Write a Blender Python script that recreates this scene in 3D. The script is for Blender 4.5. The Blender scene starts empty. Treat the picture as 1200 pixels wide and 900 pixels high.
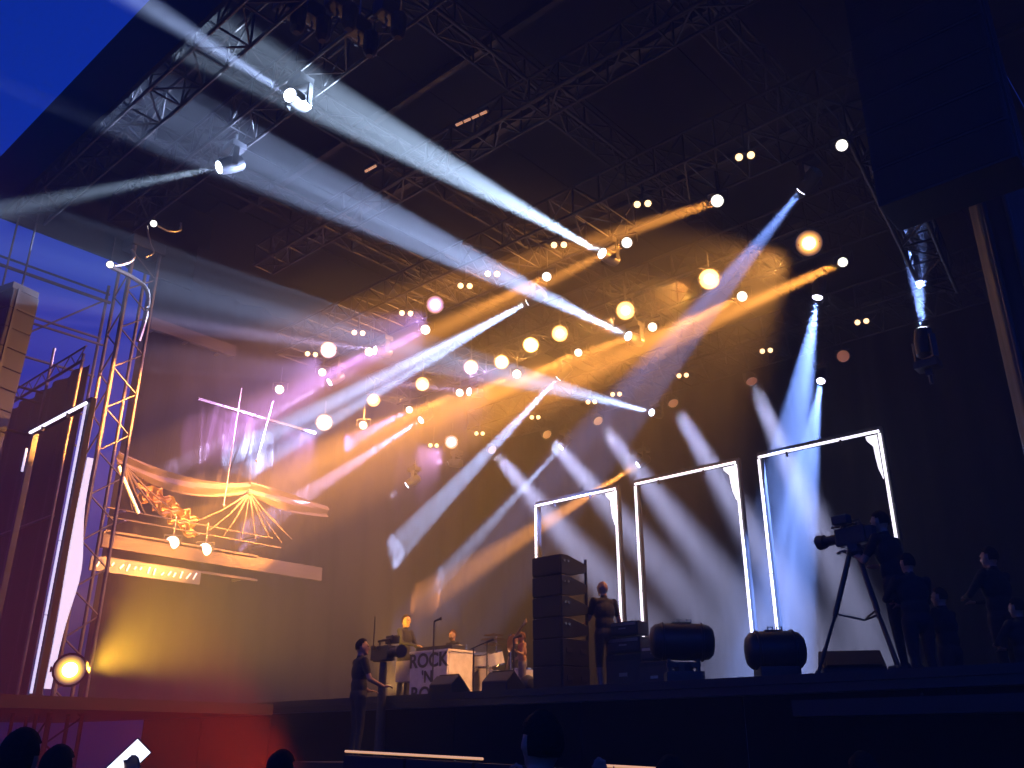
import bpy, bmesh, math, random
import numpy as np
from mathutils import Vector, Matrix, Quaternion
random.seed(7)
R = math.radians
SC = bpy.context.scene
COL = SC.collection

# ------------------------------------------------------------------ camera
FPX, PITCH, YAW, EYE = 1050.0, R(22), R(42), 1.75      # stage axes: X along the stage, Y upstage, Z up
cam_d = bpy.data.cameras.new('camera'); cam = bpy.data.objects.new('camera', cam_d); COL.objects.link(cam)
cam_d.sensor_width = 36.0; cam_d.lens = FPX / 1200 * 36; cam_d.clip_start = 0.05; cam_d.clip_end = 2000
cam.location = (0, 0, EYE); cam.rotation_euler = (math.pi/2 + PITCH, 0, YAW)
SC.camera = cam

# ------------------------------------------------------------------ dusk sky
W = bpy.data.worlds.new('World'); SC.world = W; W.use_nodes = True
nt = W.node_tree; bg = nt.nodes['Background']
sky = nt.nodes.new('ShaderNodeTexSky'); sky.sky_type = 'NISHITA'; sky.sun_disc = False
sky.sun_elevation = R(-1.5); sky.sun_rotation = R(150); sky.ozone_density = 6.0; sky.air_density = 1.0; sky.dust_density = 0.3
tint = nt.nodes.new('ShaderNodeMix'); tint.data_type = 'RGBA'; tint.blend_type = 'MULTIPLY'
tint.inputs['Factor'].default_value = 1.0; tint.inputs['B'].default_value = (0.50, 1.75, 3.4, 1)
nt.links.new(sky.outputs['Color'], tint.inputs['A']); nt.links.new(tint.outputs['Result'], bg.inputs['Color'])
bg.inputs['Strength'].default_value = 1.0
# the sun has set: the dusk sky and the stage lamps are all the light there is

# ------------------------------------------------------------------ exposure, renderer
SC.view_settings.view_transform = 'Standard'; SC.view_settings.look = 'None'
SC.view_settings.exposure = -0.5; SC.view_settings.gamma = 1.0; SC.view_settings.use_curve_mapping = False
SC.render.engine = 'CYCLES'
cy = SC.cycles
cy.use_denoising = True; cy.max_bounces = 4; cy.diffuse_bounces = 2; cy.glossy_bounces = 2; cy.transmission_bounces = 3
cy.volume_bounces = 0; cy.transparent_max_bounces = 6; cy.sample_clamp_indirect = 4.0; cy.use_light_tree = True
cy.caustics_reflective = False; cy.caustics_refractive = False
cy.blur_glossy = 1.0

# ------------------------------------------------------------------ pixel -> place (the photograph is 1200 x 900)
def ray(px, py):
    r = px - 600; u = 450 - py
    f = FPX*math.cos(PITCH) - u*math.sin(PITCH); z = FPX*math.sin(PITCH) + u*math.cos(PITCH)
    return Vector((r*math.cos(YAW) - f*math.sin(YAW), r*math.sin(YAW) + f*math.cos(YAW), z)), f
def at_z(px, py, z): d, f = ray(px, py); return d*((z - EYE)/d.z) + Vector((0, 0, EYE))
def at_y(px, py, y): d, f = ray(px, py); return d*(y/d.y) + Vector((0, 0, EYE))
def at_x(px, py, x): d, f = ray(px, py); return d*(x/d.x) + Vector((0, 0, EYE))
def at_f(px, py, m): d, f = ray(px, py); return d*(m/f) + Vector((0, 0, EYE))

# ------------------------------------------------------------------ materials
MATS = {}
def mat(name, col, rough=0.6, metal=0.0, var=0.15, scale=6.0, bump=0.0, emit=None, es=0.0, sample=True, spec=0.5, stretch=None):
    if name in MATS: return MATS[name]
    m = bpy.data.materials.new(name); m.use_nodes = True; n = m.node_tree; b = n.nodes['Principled BSDF']
    c = tuple(col) + (1,)
    b.inputs['Roughness'].default_value = rough; b.inputs['Metallic'].default_value = metal
    b.inputs['Specular IOR Level'].default_value = spec
    tc = n.nodes.new('ShaderNodeTexCoord'); nz = n.nodes.new('ShaderNodeTexNoise')
    nz.inputs['Scale'].default_value = scale; nz.inputs['Detail'].default_value = 5
    if stretch:
        mp = n.nodes.new('ShaderNodeMapping'); mp.inputs['Scale'].default_value = stretch
        n.links.new(tc.outputs['Object'], mp.inputs['Vector']); n.links.new(mp.outputs['Vector'], nz.inputs['Vector'])
    else: n.links.new(tc.outputs['Object'], nz.inputs['Vector'])
    cr = n.nodes.new('ShaderNodeValToRGB')
    cr.color_ramp.elements[0].position = 0.3; cr.color_ramp.elements[1].position = 0.7
    cr.color_ramp.elements[0].color = tuple(max(0, x*(1-var)) for x in col) + (1,)
    cr.color_ramp.elements[1].color = tuple(min(1, x*(1+var)) for x in col) + (1,)
    n.links.new(nz.outputs['Fac'], cr.inputs['Fac']); n.links.new(cr.outputs['Color'], b.inputs['Base Color'])
    if bump:
        bp = n.nodes.new('ShaderNodeBump'); bp.inputs['Strength'].default_value = bump; bp.inputs['Distance'].default_value = 0.02
        n.links.new(nz.outputs['Fac'], bp.inputs['Height']); n.links.new(bp.outputs['Normal'], b.inputs['Normal'])
    if emit:
        b.inputs['Emission Color'].default_value = tuple(emit) + (1,); b.inputs['Emission Strength'].default_value = es
        if not sample: m.cycles.emission_sampling = 'NONE'
    MATS[name] = m; return m
def glow(name, col, es, sample=False): return mat(name, (0.6, 0.6, 0.6), 0.3, emit=col, es=es, sample=sample, var=0.02)

BLACK = lambda: mat('black_paint', (0.018, 0.018, 0.02), 0.45, bump=0.05, scale=30)
CASE = lambda: mat('fixture_casing', (0.03, 0.03, 0.032), 0.4, scale=20)
ALU = lambda: mat('truss_aluminium', (0.30, 0.28, 0.26), 0.38, 0.85, var=0.25, scale=4)
RIG = lambda: mat('truss_black', (0.016, 0.014, 0.013), 0.5, 0.4, var=0.3, scale=4)
DRAPE = lambda: mat('black_drape', (0.003, 0.0028, 0.003), 1.0, spec=0.0, bump=0.4, scale=5, stretch=(8, 8, 0.3))

# ------------------------------------------------------------------ mesh helpers
def box(bm, c, s, rot=None, bev=0.0):
    g = bmesh.ops.create_cube(bm, size=1.0); vs = g['verts']
    M = Matrix.Translation(Vector(c)) @ (rot.to_4x4() if rot is not None else Matrix.Identity(4)) @ Matrix.Diagonal(Vector(s).to_4d())
    bmesh.ops.transform(bm, matrix=M, verts=vs)
    if bev:
        es = list({e for v in vs for e in v.link_edges})
        bmesh.ops.bevel(bm, geom=es, offset=bev, segments=2, affect='EDGES', profile=0.7)
def frame_to(d):
    d = Vector(d).normalized(); return d.to_track_quat('Z', 'Y').to_matrix()
def cyl(bm, a, b, r0, r1=None, n=10, caps=True):
    a = Vector(a); b = Vector(b); d = b - a
    if r1 is None: r1 = r0
    M = Matrix.Translation((a+b)/2) @ frame_to(d).to_4x4()
    bmesh.ops.create_cone(bm, cap_ends=caps, segments=n, radius1=r0, radius2=r1, depth=d.length, matrix=M)
def ball(bm, c, r, sc=(1, 1, 1), n=12, m=8, rot=None):
    c = Vector(c); S = [r*x for x in sc]; rings = []
    P = lambda v: bm.verts.new(c + (rot @ v if rot is not None else v))
    for j in range(1, m):
        a = math.pi*j/m; rings.append([P(Vector((S[0]*math.sin(a)*math.cos(2*math.pi*k/n), S[1]*math.sin(a)*math.sin(2*math.pi*k/n), S[2]*math.cos(a)))) for k in range(n)])
    t = P(Vector((0, 0, S[2]))); u = P(Vector((0, 0, -S[2])))
    for k in range(n):
        q = (k+1) % n; bm.faces.new((t, rings[0][k], rings[0][q])); bm.faces.new((u, rings[-1][q], rings[-1][k]))
        for j in range(m-2): bm.faces.new((rings[j][k], rings[j+1][k], rings[j+1][q], rings[j][q]))
def lathe(bm, prof, n=16, M=None):
    rings = []
    for r, z in prof:
        rings.append([bm.verts.new((r*math.cos(2*math.pi*k/n), r*math.sin(2*math.pi*k/n), z)) for k in range(n)])
    for i in range(len(rings)-1):
        for k in range(n):
            bm.faces.new((rings[i][k], rings[i][(k+1) % n], rings[i+1][(k+1) % n], rings[i+1][k]))
    bm.faces.new(rings[0][::-1]); bm.faces.new(rings[-1])
    if M is not None: bmesh.ops.transform(bm, matrix=M, verts=[v for r_ in rings for v in r_])
def tube(bm, pts, r, n=8):
    pts = [Vector(p) for p in pts]; rings = []
    for i, p in enumerate(pts):
        d = (pts[min(i+1, len(pts)-1)] - pts[max(i-1, 0)])
        F = frame_to(d); rr = r[i] if isinstance(r, (list, tuple)) else r
        rings.append([bm.verts.new(p + F @ Vector((rr*math.cos(2*math.pi*k/n), rr*math.sin(2*math.pi*k/n), 0))) for k in range(n)])
    for i in range(len(rings)-1):
        for k in range(n): bm.faces.new((rings[i][k], rings[i][(k+1) % n], rings[i+1][(k+1) % n], rings[i+1][k]))
    bm.faces.new(rings[0][::-1]); bm.faces.new(rings[-1])
def sheet(bm, fn, nu, nv, thick=0.0):
    g = [[bm.verts.new(fn(i/nu, j/nv)) for j in range(nv+1)] for i in range(nu+1)]
    fs = [bm.faces.new((g[i][j], g[i+1][j], g[i+1][j+1], g[i][j+1])) for i in range(nu) for j in range(nv)]
    if thick:
        bmesh.ops.recalc_face_normals(bm, faces=fs)
        bmesh.ops.solidify(bm, geom=fs, thickness=thick)
def mesh(bm, name, m=None, smooth=False):
    me = bpy.data.meshes.new(name); bmesh.ops.recalc_face_normals(bm, faces=bm.faces); bm.to_mesh(me); bm.free()
    if m is not None: me.materials.append(m)
    if smooth:
        for p in me.polygons: p.use_smooth = True
        me.set_sharp_from_angle(angle=R(40))
    return me
def ob(name, me, parent=None, loc=None, rot=None):
    o = bpy.data.objects.new(name, me); COL.objects.link(o)
    if parent is not None: o.parent = parent
    if loc is not None: o.location = loc
    if rot is not None:
        o.rotation_mode = 'QUATERNION'; o.rotation_quaternion = rot
    return o
def part(name, fn, m, parent, loc=None, rot=None, smooth=False):
    bm = bmesh.new(); fn(bm); return ob(name, mesh(bm, name, m, smooth), parent, loc, rot)
def tag(o, label, cat, group=None, kind=None):
    if label: o['label'] = label
    if cat: o['category'] = cat
    if group: o['group'] = group
    if kind: o['kind'] = kind
    return o
def thing(name, label, cat, loc=(0, 0, 0), rz=0.0, group=None):
    o = bpy.data.objects.new(name, None); COL.objects.link(o); o.empty_display_size = 0.2
    o.location = loc; o.rotation_euler = (0, 0, rz); return tag(o, label, cat, group)
ORD = ['first', 'second', 'third', 'fourth', 'fifth', 'sixth', 'seventh', 'eighth', 'ninth', 'tenth']
# ================================================================== THE SETTING
GRIDZ = 10.75        # the height at which the lamps hang
DECK = 2.5           # the stage floor
bm = bmesh.new(); bmesh.ops.create_grid(bm, x_segments=8, y_segments=8, size=70)
bmesh.ops.translate(bm, verts=bm.verts, vec=(-10, 12, 0)); g = ob('ground', mesh(bm, 'ground', mat('trodden_ground', (0.05, 0.045, 0.035), 0.9, bump=0.5, scale=3))); tag(g, 'trodden festival ground', None, None, 'structure')

# stage platform
st = thing('stage_platform', 'wide black stage platform with a dark skirted front', 'stage', (-8, 10, 0))
def L(p): return Vector(p) - Vector((-8, 10, 0))
part('deck', lambda b: box(b, L((-9, 16.5, DECK-0.1)), (21.5, 13, 0.2)), mat('stage_deck_paint', (0.02, 0.02, 0.022), 0.35, bump=0.1, scale=12), st)
for k in range(9):
    x0 = -19.75 + k*(21.5/9)
    part('skirt_panel', lambda b: box(b, L((x0+21.5/18, 10.06, (DECK-0.2)/2)), (21.5/9-0.03, 0.05, DECK-0.22)), DRAPE(), st)
part('edge_trim', lambda b: box(b, L((-9, 9.985, DECK-0.06)), (21.5, 0.03, 0.08)), BLACK(), st)

# left wing platform in front of the tower
wg = thing('wing_platform', 'dark wing platform at the left front with a pale top edge', 'platform', (-19, 7, 0))
part('deck', lambda b: box(b, (0, 0.3, DECK-0.15), (9, 4.9, 0.18)), BLACK(), wg)
part('skirt', lambda b: box(b, (0, -2.1, (DECK-0.3)/2), (9, 0.05, DECK-0.3)), DRAPE(), wg)
part('edge_trim', lambda b: box(b, (0, -2.18, DECK-0.09), (9, 0.06, 0.05)), ALU(), wg)

# roof
rf = thing('stage_roof', 'huge dark flat roof over the stage with a fascia along its edge', 'roof', (-7, 4, GRIDZ))
def LR(p): return Vector(p) - Vector((-7, 4, GRIDZ))
RM = mat('roof_tarpaulin', (0.010, 0.011, 0.012), 0.9, spec=0.1, bump=0.2, scale=2)
nb = 10
for k in range(nb):
    x0 = -16.0 + k*(20.0/nb)
    part('roof_panel', lambda b: box(b, LR((x0+10/nb, 14.08, 12.94)), (20/nb-0.02, 19.4, 0.08)), RM, rf)
part('rear_wing_panel', lambda b: box(b, LR((-18.1, 16.0, 12.90)), (4.2, 15.6, 0.08)), RM, rf)
part('roof_panel', lambda b: box(b, LR((-16.96, 6.45, 12.94)), (1.88, 4.16, 0.08)), RM, rf)
part('front_fascia', lambda b: box(b, LR((-6.36, 4.0, 11.2)), (20.72, 0.06, 1.6)), RM, rf)
part('side_upstand', lambda b: box(b, LR((-16.72, 6.45, 12.44)), (0.05, 3.96, 0.86)), RM, rf)
part('side_fascia', lambda b: box(b, LR((-16.7, 6.1, 11.45)), (0.06, 4.1, 1.1)), RM, rf)
def purlin(y): return lambda b: box(b, LR((-7, y, 12.8)), (17.6, 0.12, 0.18))
for y in (5, 8.6, 10.4, 14.2, 17.6, 22.2): part('purlin', purlin(y), RIG(), rf)

# back wall and left side wall of the stage house
bw = thing('back_curtain', 'black curtain closing the back of the stage', 'curtain', (-8, 23.4, DECK))
def cur(b): sheet(b, lambda u, v: Vector((-12.2+u*26.5, 0.12*math.sin(u*170)+0.05*math.sin(u*61), v*10.4)), 260, 2, 0.01)
part('cloth', cur, DRAPE(), bw, smooth=True)
SWX = -19.9
sw = thing('side_curtain', 'dark side curtain along the left wing of the stage', 'curtain', (SWX, 8.6, DECK))
def cur2(b): sheet(b, lambda u, v: Vector((0.10*math.sin(u*95)+0.05*math.sin(u*37), u*14.7, v*10.4)), 200, 2, 0.01)
part('cloth', cur2, mat('side_cloth', (0.003, 0.0026, 0.0026), 1.0, spec=0.0, bump=0.4, scale=5, stretch=(8, 8, 0.3)), sw, smooth=True)

# ------------------------------------------------------------------ trusses
def lattice(b, a, c, w, h, pitch, r=0.018):
    a = Vector(a); c = Vector(c); d = (c-a); n = max(1, int(d.length/pitch)); d = d/n
    ax = d.normalized(); side = Vector((-ax.y, ax.x, 0)); up = Vector((0, 0, 1))
    if side.length < 0.1: side = Vector((1, 0, 0)); up = Vector((0, 1, 0))
    cs = [a + side*(sx*w/2) + up*(sz*h/2) for sx, sz in ((-1, -1), (1, -1), (1, 1), (-1, 1))]
    for k in range(n):
        for q in range(4):
            p0, p1 = cs[q], cs[(q+1) % 4]
            if k % 2: p0, p1 = p1, p0
            cyl(b, p0 + d*k, p1 + d*(k+1), r, n=5, caps=False)
            cyl(b, cs[q] + d*k, cs[(q+1) % 4] + d*k, r, n=5, caps=False)
    return cs
def truss(name, label, a, c, w=0.6, h=0.6, pitch=0.6):
    a = Vector(a); c = Vector(c)
    t = thing(name, label, 'truss', a)
    ax = (c-a).normalized(); side = Vector((-ax.y, ax.x, 0)); up = Vector((0, 0, 1))
    if side.length < 0.1: side = Vector((1, 0, 0)); up = Vector((0, 1, 0))
    for sx, sz in ((-1, -1), (1, -1), (1, 1), (-1, 1)):
        o = side*(sx*w/2) + up*(sz*h/2)
        part('chord', lambda b: cyl(b, o, o + (c-a), 0.03, n=8), RIG(), t)
    lc = part('lacing', lambda b: lattice(b, (0, 0, 0), c-a, w, h, pitch), RIG(), t); lc['kind'] = 'stuff'
    return t
TZ = GRIDZ + 0.75
truss('roof_truss', 'front roof truss just behind the roof edge', (-15.8, 4.5, TZ-0.6), (2.5, 4.5, TZ-0.6), 0.5, 0.6)
truss('roof_truss', 'second roof truss carrying the two frontmost moving heads', (-15.8, 6.1, TZ), (2.5, 6.1, TZ), 0.5, 0.6)
truss('roof_truss', 'bare dark roof truss between the second one and the lamp trusses', (-15.8, 9.3, TZ+0.3), (1.5, 9.3, TZ+0.3), 0.5, 0.5)
truss('lighting_truss', 'frontmost of the three lamp trusses over the stage', (-18.8, 12.3, TZ), (-2.8, 12.3, TZ), 1.2, 0.6)
truss('lighting_truss', 'middle of the three lamp trusses over the stage', (-19.3, 15.7, TZ), (-2.8, 15.7, TZ), 1.2, 0.6)
truss('lighting_truss', 'rearmost of the three lamp trusses over the stage', (-19.3, 20.1, TZ), (-3.5, 20.1, TZ), 1.6, 0.6)
for x, l in ((-14.2, 'leftmost'), (-11.2, 'second from the left'), (-8.0, 'third from the left'), (-4.9, 'fourth from the left'), (-2.9, 'rightmost')):
    truss('cross_truss', 'thin cross truss running upstage under the roof, %s of five' % l, (x, 4.9, TZ+0.75), (x, 22, TZ+0.75), 0.4, 0.4, 0.8)
# ================================================================== STAGE LAMPS
def spot(name, parent, loc, d, col, power, deg, blend=0.25, rad=0.06, gobo=0.0):
    ld = bpy.data.lights.new(name, 'SPOT'); ld.energy = power; ld.color = col; ld.spot_size = R(deg); ld.spot_blend = blend
    ld.shadow_soft_size = rad
    if gobo:
        ld.use_nodes = True; n = ld.node_tree; em = n.nodes['Emission']
        tc = n.nodes.new('ShaderNodeTexCoord'); nz = n.nodes.new('ShaderNodeTexNoise'); mr = n.nodes.new('ShaderNodeMapRange')
        nz.inputs['Scale'].default_value = 60.0/max(deg, 1)*3; nz.inputs['Detail'].default_value = 2
        n.links.new(tc.outputs['Normal'], nz.inputs['Vector']); n.links.new(nz.outputs['Fac'], mr.inputs['Value'])
        mr.inputs['From Min'].default_value = 0.38; mr.inputs['From Max'].default_value = 0.66
        mr.inputs['To Min'].default_value = 1-gobo; mr.inputs['To Max'].default_value = 1+gobo
        n.links.new(mr.outputs['Result'], em.inputs['Strength'])
    o = bpy.data.objects.new(name, ld); COL.objects.link(o); o.parent = parent; o.location = loc
    o.rotation_mode = 'QUATERNION'; o.rotation_quaternion = Vector(d).to_track_quat('-Z', 'Y'); return o
def m_of(fn, name, m, smooth=True):
    bm = bmesh.new(); fn(bm); return mesh(bm, name, m, smooth)

# --- shared fixture meshes
def f_base(b): box(b, (0, 0, 0.33), (0.34, 0.26, 0.12), bev=0.02); box(b, (0, 0, 0.43), (0.1, 0.06, 0.12)); cyl(b, (0, 0, 0.4), (0, 0, 0.62), 0.025)
def f_yoke(b):
    box(b, (0, 0, 0.245), (0.40, 0.09, 0.04), bev=0.01)
    for s in (-1, 1): box(b, (s*0.185, 0, 0.08), (0.035, 0.10, 0.36), bev=0.012)
def f_head(b): lathe(b, [(0.07, -0.20), (0.125, -0.17), (0.14, -0.02), (0.135, 0.10), (0.125, 0.20), (0.12, 0.235)], 16)
def f_lens(b): lathe(b, [(0.105, 0.236), (0.095, 0.252), (0.05, 0.262), (0.012, 0.264)], 16)
ME = {'base': m_of(f_base, 'base', CASE()), 'yoke': m_of(f_yoke, 'yoke', CASE()), 'head': m_of(f_head, 'head', CASE())}
def lensmesh(key, m, fn=f_lens):
    if key not in ME: ME[key] = m_of(fn, 'lens', m)
    return ME[key]

def halo_bowl_mat(name, col):      # lamp halo painted as emission on the bowl, fading from lamp to rim
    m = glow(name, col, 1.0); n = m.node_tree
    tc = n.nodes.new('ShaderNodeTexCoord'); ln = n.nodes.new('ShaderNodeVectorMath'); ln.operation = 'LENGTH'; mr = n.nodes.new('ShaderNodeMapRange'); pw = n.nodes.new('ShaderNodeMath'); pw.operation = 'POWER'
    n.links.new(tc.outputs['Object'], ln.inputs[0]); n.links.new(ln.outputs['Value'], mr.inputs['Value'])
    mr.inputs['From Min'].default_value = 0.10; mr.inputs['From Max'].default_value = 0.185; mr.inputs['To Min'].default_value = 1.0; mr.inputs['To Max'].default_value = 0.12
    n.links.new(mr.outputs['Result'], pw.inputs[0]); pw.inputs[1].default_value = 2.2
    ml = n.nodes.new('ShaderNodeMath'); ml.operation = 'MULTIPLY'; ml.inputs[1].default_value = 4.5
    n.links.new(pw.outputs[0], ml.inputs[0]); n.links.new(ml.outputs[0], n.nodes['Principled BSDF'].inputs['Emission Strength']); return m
def moving_head(pos, tgt, label, col, power, deg, es=14, gobo=0.85, blend=0.25, up=True, group='moving head lamps on the trusses', lamp=True):
    pos = Vector(pos); d = (Vector(tgt) - pos).normalized()
    t = thing('moving_head_lamp', label, 'stage light', pos, group=group)
    bs_ = ob('base', ME['base'], t)
    pan = math.atan2(d.y, d.x) - math.pi/2
    yk_ = ob('yoke', ME['yoke'], t, rot=Quaternion((0, 0, 1), pan))
    if not up: bs_.scale = yk_.scale = (1, 1, -1)
    h = ob('head', ME['head'], t, rot=d.to_track_quat('Z', 'Y'))
    ob('lens', lensmesh('lens%s%.1f' % (tuple(round(c, 2) for c in col), es), glow('lens_%d' % len(ME), [0.5+0.5*c for c in col], es)), h)
    if lamp: spot('beam_lamp', t, d*0.30, d, col, power, deg, blend, 0.05, gobo)
    return t

WHT = (0.50, 0.68, 1.0); ICE = (0.42, 0.56, 1.0); BLU = (0.20, 0.34, 1.0); LAV = (0.66, 0.50, 1.0); AMB = (1.0, 0.50, 0.16); ORG = (1.0, 0.36, 0.07); MAU = (0.85, 0.45, 0.95)
def lamp_at(px, py, z=GRIDZ):
    p = at_z(px, py, z)
    if p.x < -19.2: p = at_x(px, py, -19.2)
    if p.y > 22.4: p = at_y(px, py, 22.4)
    return p
K = 0.60; KF = 0.95   # overall levels of the beams and of the floods
# (lamp pixel, target, colour, power, cone, label)
BEAMS = [
 ((715, 302), at_z(318, 84, 10.95), WHT, 9e5, 7, 'moving head throwing the longest white beam up and left over the crowd'),
 ((745, 398), at_z(200, 140, 10.95), ICE, 9e5, 7, 'moving head whose white beam runs up left just below the longest one'),
 ((350, 118), at_z(160, 0, 9.7), ICE, 2e5, 5.5, 'frontmost moving head under the roof with a beam towards the top left'),
 ((272, 193), at_z(110, 226, 9.5), WHT, 1.6e5, 5.5, 'front moving head with a short white beam pointing left below the roof edge'),
 ((630, 348), at_x(300, 528, -19.5), ICE, 2.6e6, 8, 'moving head with a broad pale beam slanting down left through the middle'),
 ((662, 435), at_x(500, 605, -18.5), ICE, 1.5e6, 6.5, 'moving head with a pale beam slanting down left, below the broad one'),
 ((770, 485), at_z(560, 430, 10.4), ICE, 6e5, 7, 'moving head with a soft white beam level to the left over the rear'),
 ((663, 518), at_x(560, 630, -19.0), ICE, 6e5, 6, 'moving head with a thin grey beam slanting down left over the drums'),
 ((485, 563), at_y(370, 640, 15.5), ICE, 1.6e5, 5, 'lowest moving head at the left with a thin grey beam down left'),
 ((755, 540), at_y(640, 612, 20.5), ORG, 9e5, 8, 'moving head with an orange beam just above the smallest neon portal'),
 ((500, 488), at_x(395, 556, -19.2), LAV, 6e5, 6, 'moving head with a thin lavender beam down left under the amber row'),
 ((395, 443), at_x(270, 512, -19.2), LAV, 2.5e5, 6, 'moving head with a thin pale beam down left at the left end'),
 ((450, 412), at_z(330, 396, 10.5), LAV, 1.6e5, 6, 'moving head with a short faint beam left across a mauve lamp'),
 ((558, 460), at_z(490, 452, 10.5), LAV, 1.3e5, 6, 'moving head with a short faint beam left below an amber lamp'),
 ((535, 543), at_z(440, 536, 10.5), LAV, 1.2e5, 6, 'moving head with a short faint beam left below the lowest mauve lamp'),
 ((950, 210), at_y(865, 315, 13.7), BLU, 3.5e5, 11, 'moving head with a wide blue beam down left at the upper right'),
 ((960, 337), at_y(925, 540, 16.3), BLU, 5e5, 14, 'moving head with a wide blue beam straight down above the largest neon portal'),
 ((963, 440), at_y(925, 660, 18.0), BLU, 4e5, 11, 'moving head with a blue beam straight down, lower one at the right'),
]
for (px, py), tg, col, pw, deg, lab in BEAMS: moving_head(lamp_at(px, py, 10.2 if px == 745 else GRIDZ), tg, lab, col, pw*K, deg)

# uplight at the right tower
up = at_y(1083, 404, 13.0); tg = at_y(1066, 235, 13.2)
moving_head(up, tg, 'blue white uplight on the right tower shining up past the truss', BLU, 3e5, 13, up=False)

# soft pale wash beams slanting down right behind the portals, from the dim round lamps of the rear truss
def f_can(b): lathe(b, [(0.05, -0.22), (0.14, -0.18), (0.17, 0.0), (0.17, 0.10), (0.155, 0.10), (0.15, 0.04)], 16); cyl(b, (0, 0, -0.1), (0, 0, 0), 0.02)
def f_disc(b): lathe(b, [(0.148, 0.05), (0.14, 0.075), (0.08, 0.095), (0.01, 0.1)], 16)
def f_hook(b): cyl(b, (0, 0, 0.16), (0, 0, 0.62), 0.02); box(b, (0, 0, 0.17), (0.40, 0.05, 0.02)); [box(b, (s*0.19, 0, 0.08), (0.02, 0.05, 0.2)) for s in (-1, 1)]
ME['can'] = m_of(f_can, 'can', CASE()); ME['hook'] = m_of(f_hook, 'hook', CASE())
def par(pos, d, label, key, col, es, group, name='par_lamp', scale=1.0):
    t = thing(name, label, 'stage light', pos, group=group)
    q = Vector(d).to_track_quat('Z', 'Y')
    ob('hook', ME['hook'], t, rot=Quaternion((0, 0, 1), math.atan2(d[1], d[0]) - math.pi/2))
    c = ob('can', ME['can'], t, rot=q); c.scale = (scale,)*3
    ob('lens', lensmesh('disc' + key, glow('disc_' + key, col, es), f_disc), c)
    return t
DIM = [(988, 417), (880, 445), (788, 471), (700, 492), (640, 508), (576, 526)]
TARG = [None, (1040, 800), (985, 800), (940, 800), (890, 800), (810, 800)]
for k, ((px, py), tp) in enumerate(zip(DIM, TARG)):
    p = lamp_at(px, py); d = Vector((0.3, -0.8, -0.5))
    if tp: d = at_y(tp[0], tp[1], 17.2) - p
    t = par(p, d.normalized(), 'dim brownish round lamp on the rear truss, %s from the right' % ORD[k], 'dim', (1.0, 0.30, 0.12), 0.35, 'dim round lamps on the rear truss')
    if tp: spot('wash_lamp', t, d.normalized()*0.2, d, (0.56, 0.58, 1.0), 4.4e5*K, 8.5, 1.0, 0.2)

GLOWS = {(841, 235): (700, 282, 10.2, 2.2e5, 9), (988, 307): (720, 425, 9.4, 4.5e5, 10), (870, 347): (640, 455, 9.3, 4e5, 10), (765, 383): (600, 450, 9.6, 3.5e5, 10),
         (735, 284): (600, 350, 10, 2e5, 10), (641, 324): (480, 400, 9.6, 2e5, 10), (678, 413): (520, 490, 9, 2.5e5, 10), (606, 438): (430, 520, 8.5, 2.2e5, 11), (499, 386): (330, 470, 9.6, 1.8e5, 14), (433, 412): (280, 500, 9.4, 1.8e5, 14), (539, 460): (400, 520, 9, 2.5e5, 12),
         (480, 480): (330, 560, 9, 1.8e5, 14)}
FACE = lambda p: (Vector((0, 0, EYE)) - p).normalized()
for row, pts, lab in (('front', [(987, 170), (841, 235), (735, 284), (641, 324), (499, 386), (433, 412), (378, 436), (328, 456)], 'round white lamp on the front lamp truss'),
                      ('mid', [(988, 307), (870, 347), (765, 383), (678, 413), (606, 438), (539, 460), (480, 480), (426, 498)], 'round white lamp on the middle lamp truss')):
    for k, (px, py) in enumerate(pts):
        p = lamp_at(px, py); d = (FACE(p) + Vector((-0.15, -0.1, -0.15))).normalized()
        t = par(p, d, lab + ', %s from the right' % ORD[k], 'white', (1.0, 0.93, 0.82), 4.0, 'round white lamps facing the crowd', scale=0.62+0.16*((k*37) % 10)/10)
        if (px, py) in GLOWS:
            tx, ty, tz, pw, dg = GLOWS[(px, py)]; dd = at_z(tx, ty, tz) - p
            spot('amber_beam_lamp' if px > 500 else 'mauve_beam_lamp', t, d*0.14, dd, (1.0, 0.36, 0.06) if px > 500 else (0.62, 0.30, 1.0), pw*1.3*K, dg, 0.5, 0.08, 0.3)
for k, (px, py) in enumerate([(202, 636), (240, 644)]):
    p = at_x(px, py, -19.3); par(p, FACE(p), ['left', 'right'][k] + ' one of two round white lamps above the wing platform at the left', 'white', (1, 0.93, 0.82), 4.0, 'two round white lamps at the left wing')

# twin blinders
def f_bar(b): box(b, (0, 0, 0.06), (0.36, 0.07, 0.04)); cyl(b, (0, 0, 0.06), (0, 0, 0.6), 0.018)
def f_shell(b): lathe(b, [(0.03, -0.10), (0.07, -0.06), (0.085, 0.0), (0.075, 0.0)], 12)
def f_bulb(b): ball(b, (0, 0, 0.0), 0.06, n=12, m=8)
ME['bar'] = m_of(f_bar, 'bar', CASE()); ME['shell'] = m_of(f_shell, 'shell', CASE()); ME['bulb'] = m_of(f_bulb, 'bulb', glow('blinder_bulb', (1.0, 0.60, 0.28), 5.0))
def blinder(p, label, group):
    t = thing('twin_blinder', label, 'stage light', p, group=group); f = FACE(Vector(p)); q = f.to_track_quat('Z', 'Y')
    sd = Vector((f.y, -f.x, 0)).normalized()
    ob('bar', ME['bar'], t, rot=Quaternion((0, 0, 1), math.atan2(sd.y, sd.x)))
    for s in (-1, 1): ob('bulb', ME['bulb'], ob('shell', ME['shell'], t, sd*(0.095*s), q), (0, 0, 0.02))
    return t
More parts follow.
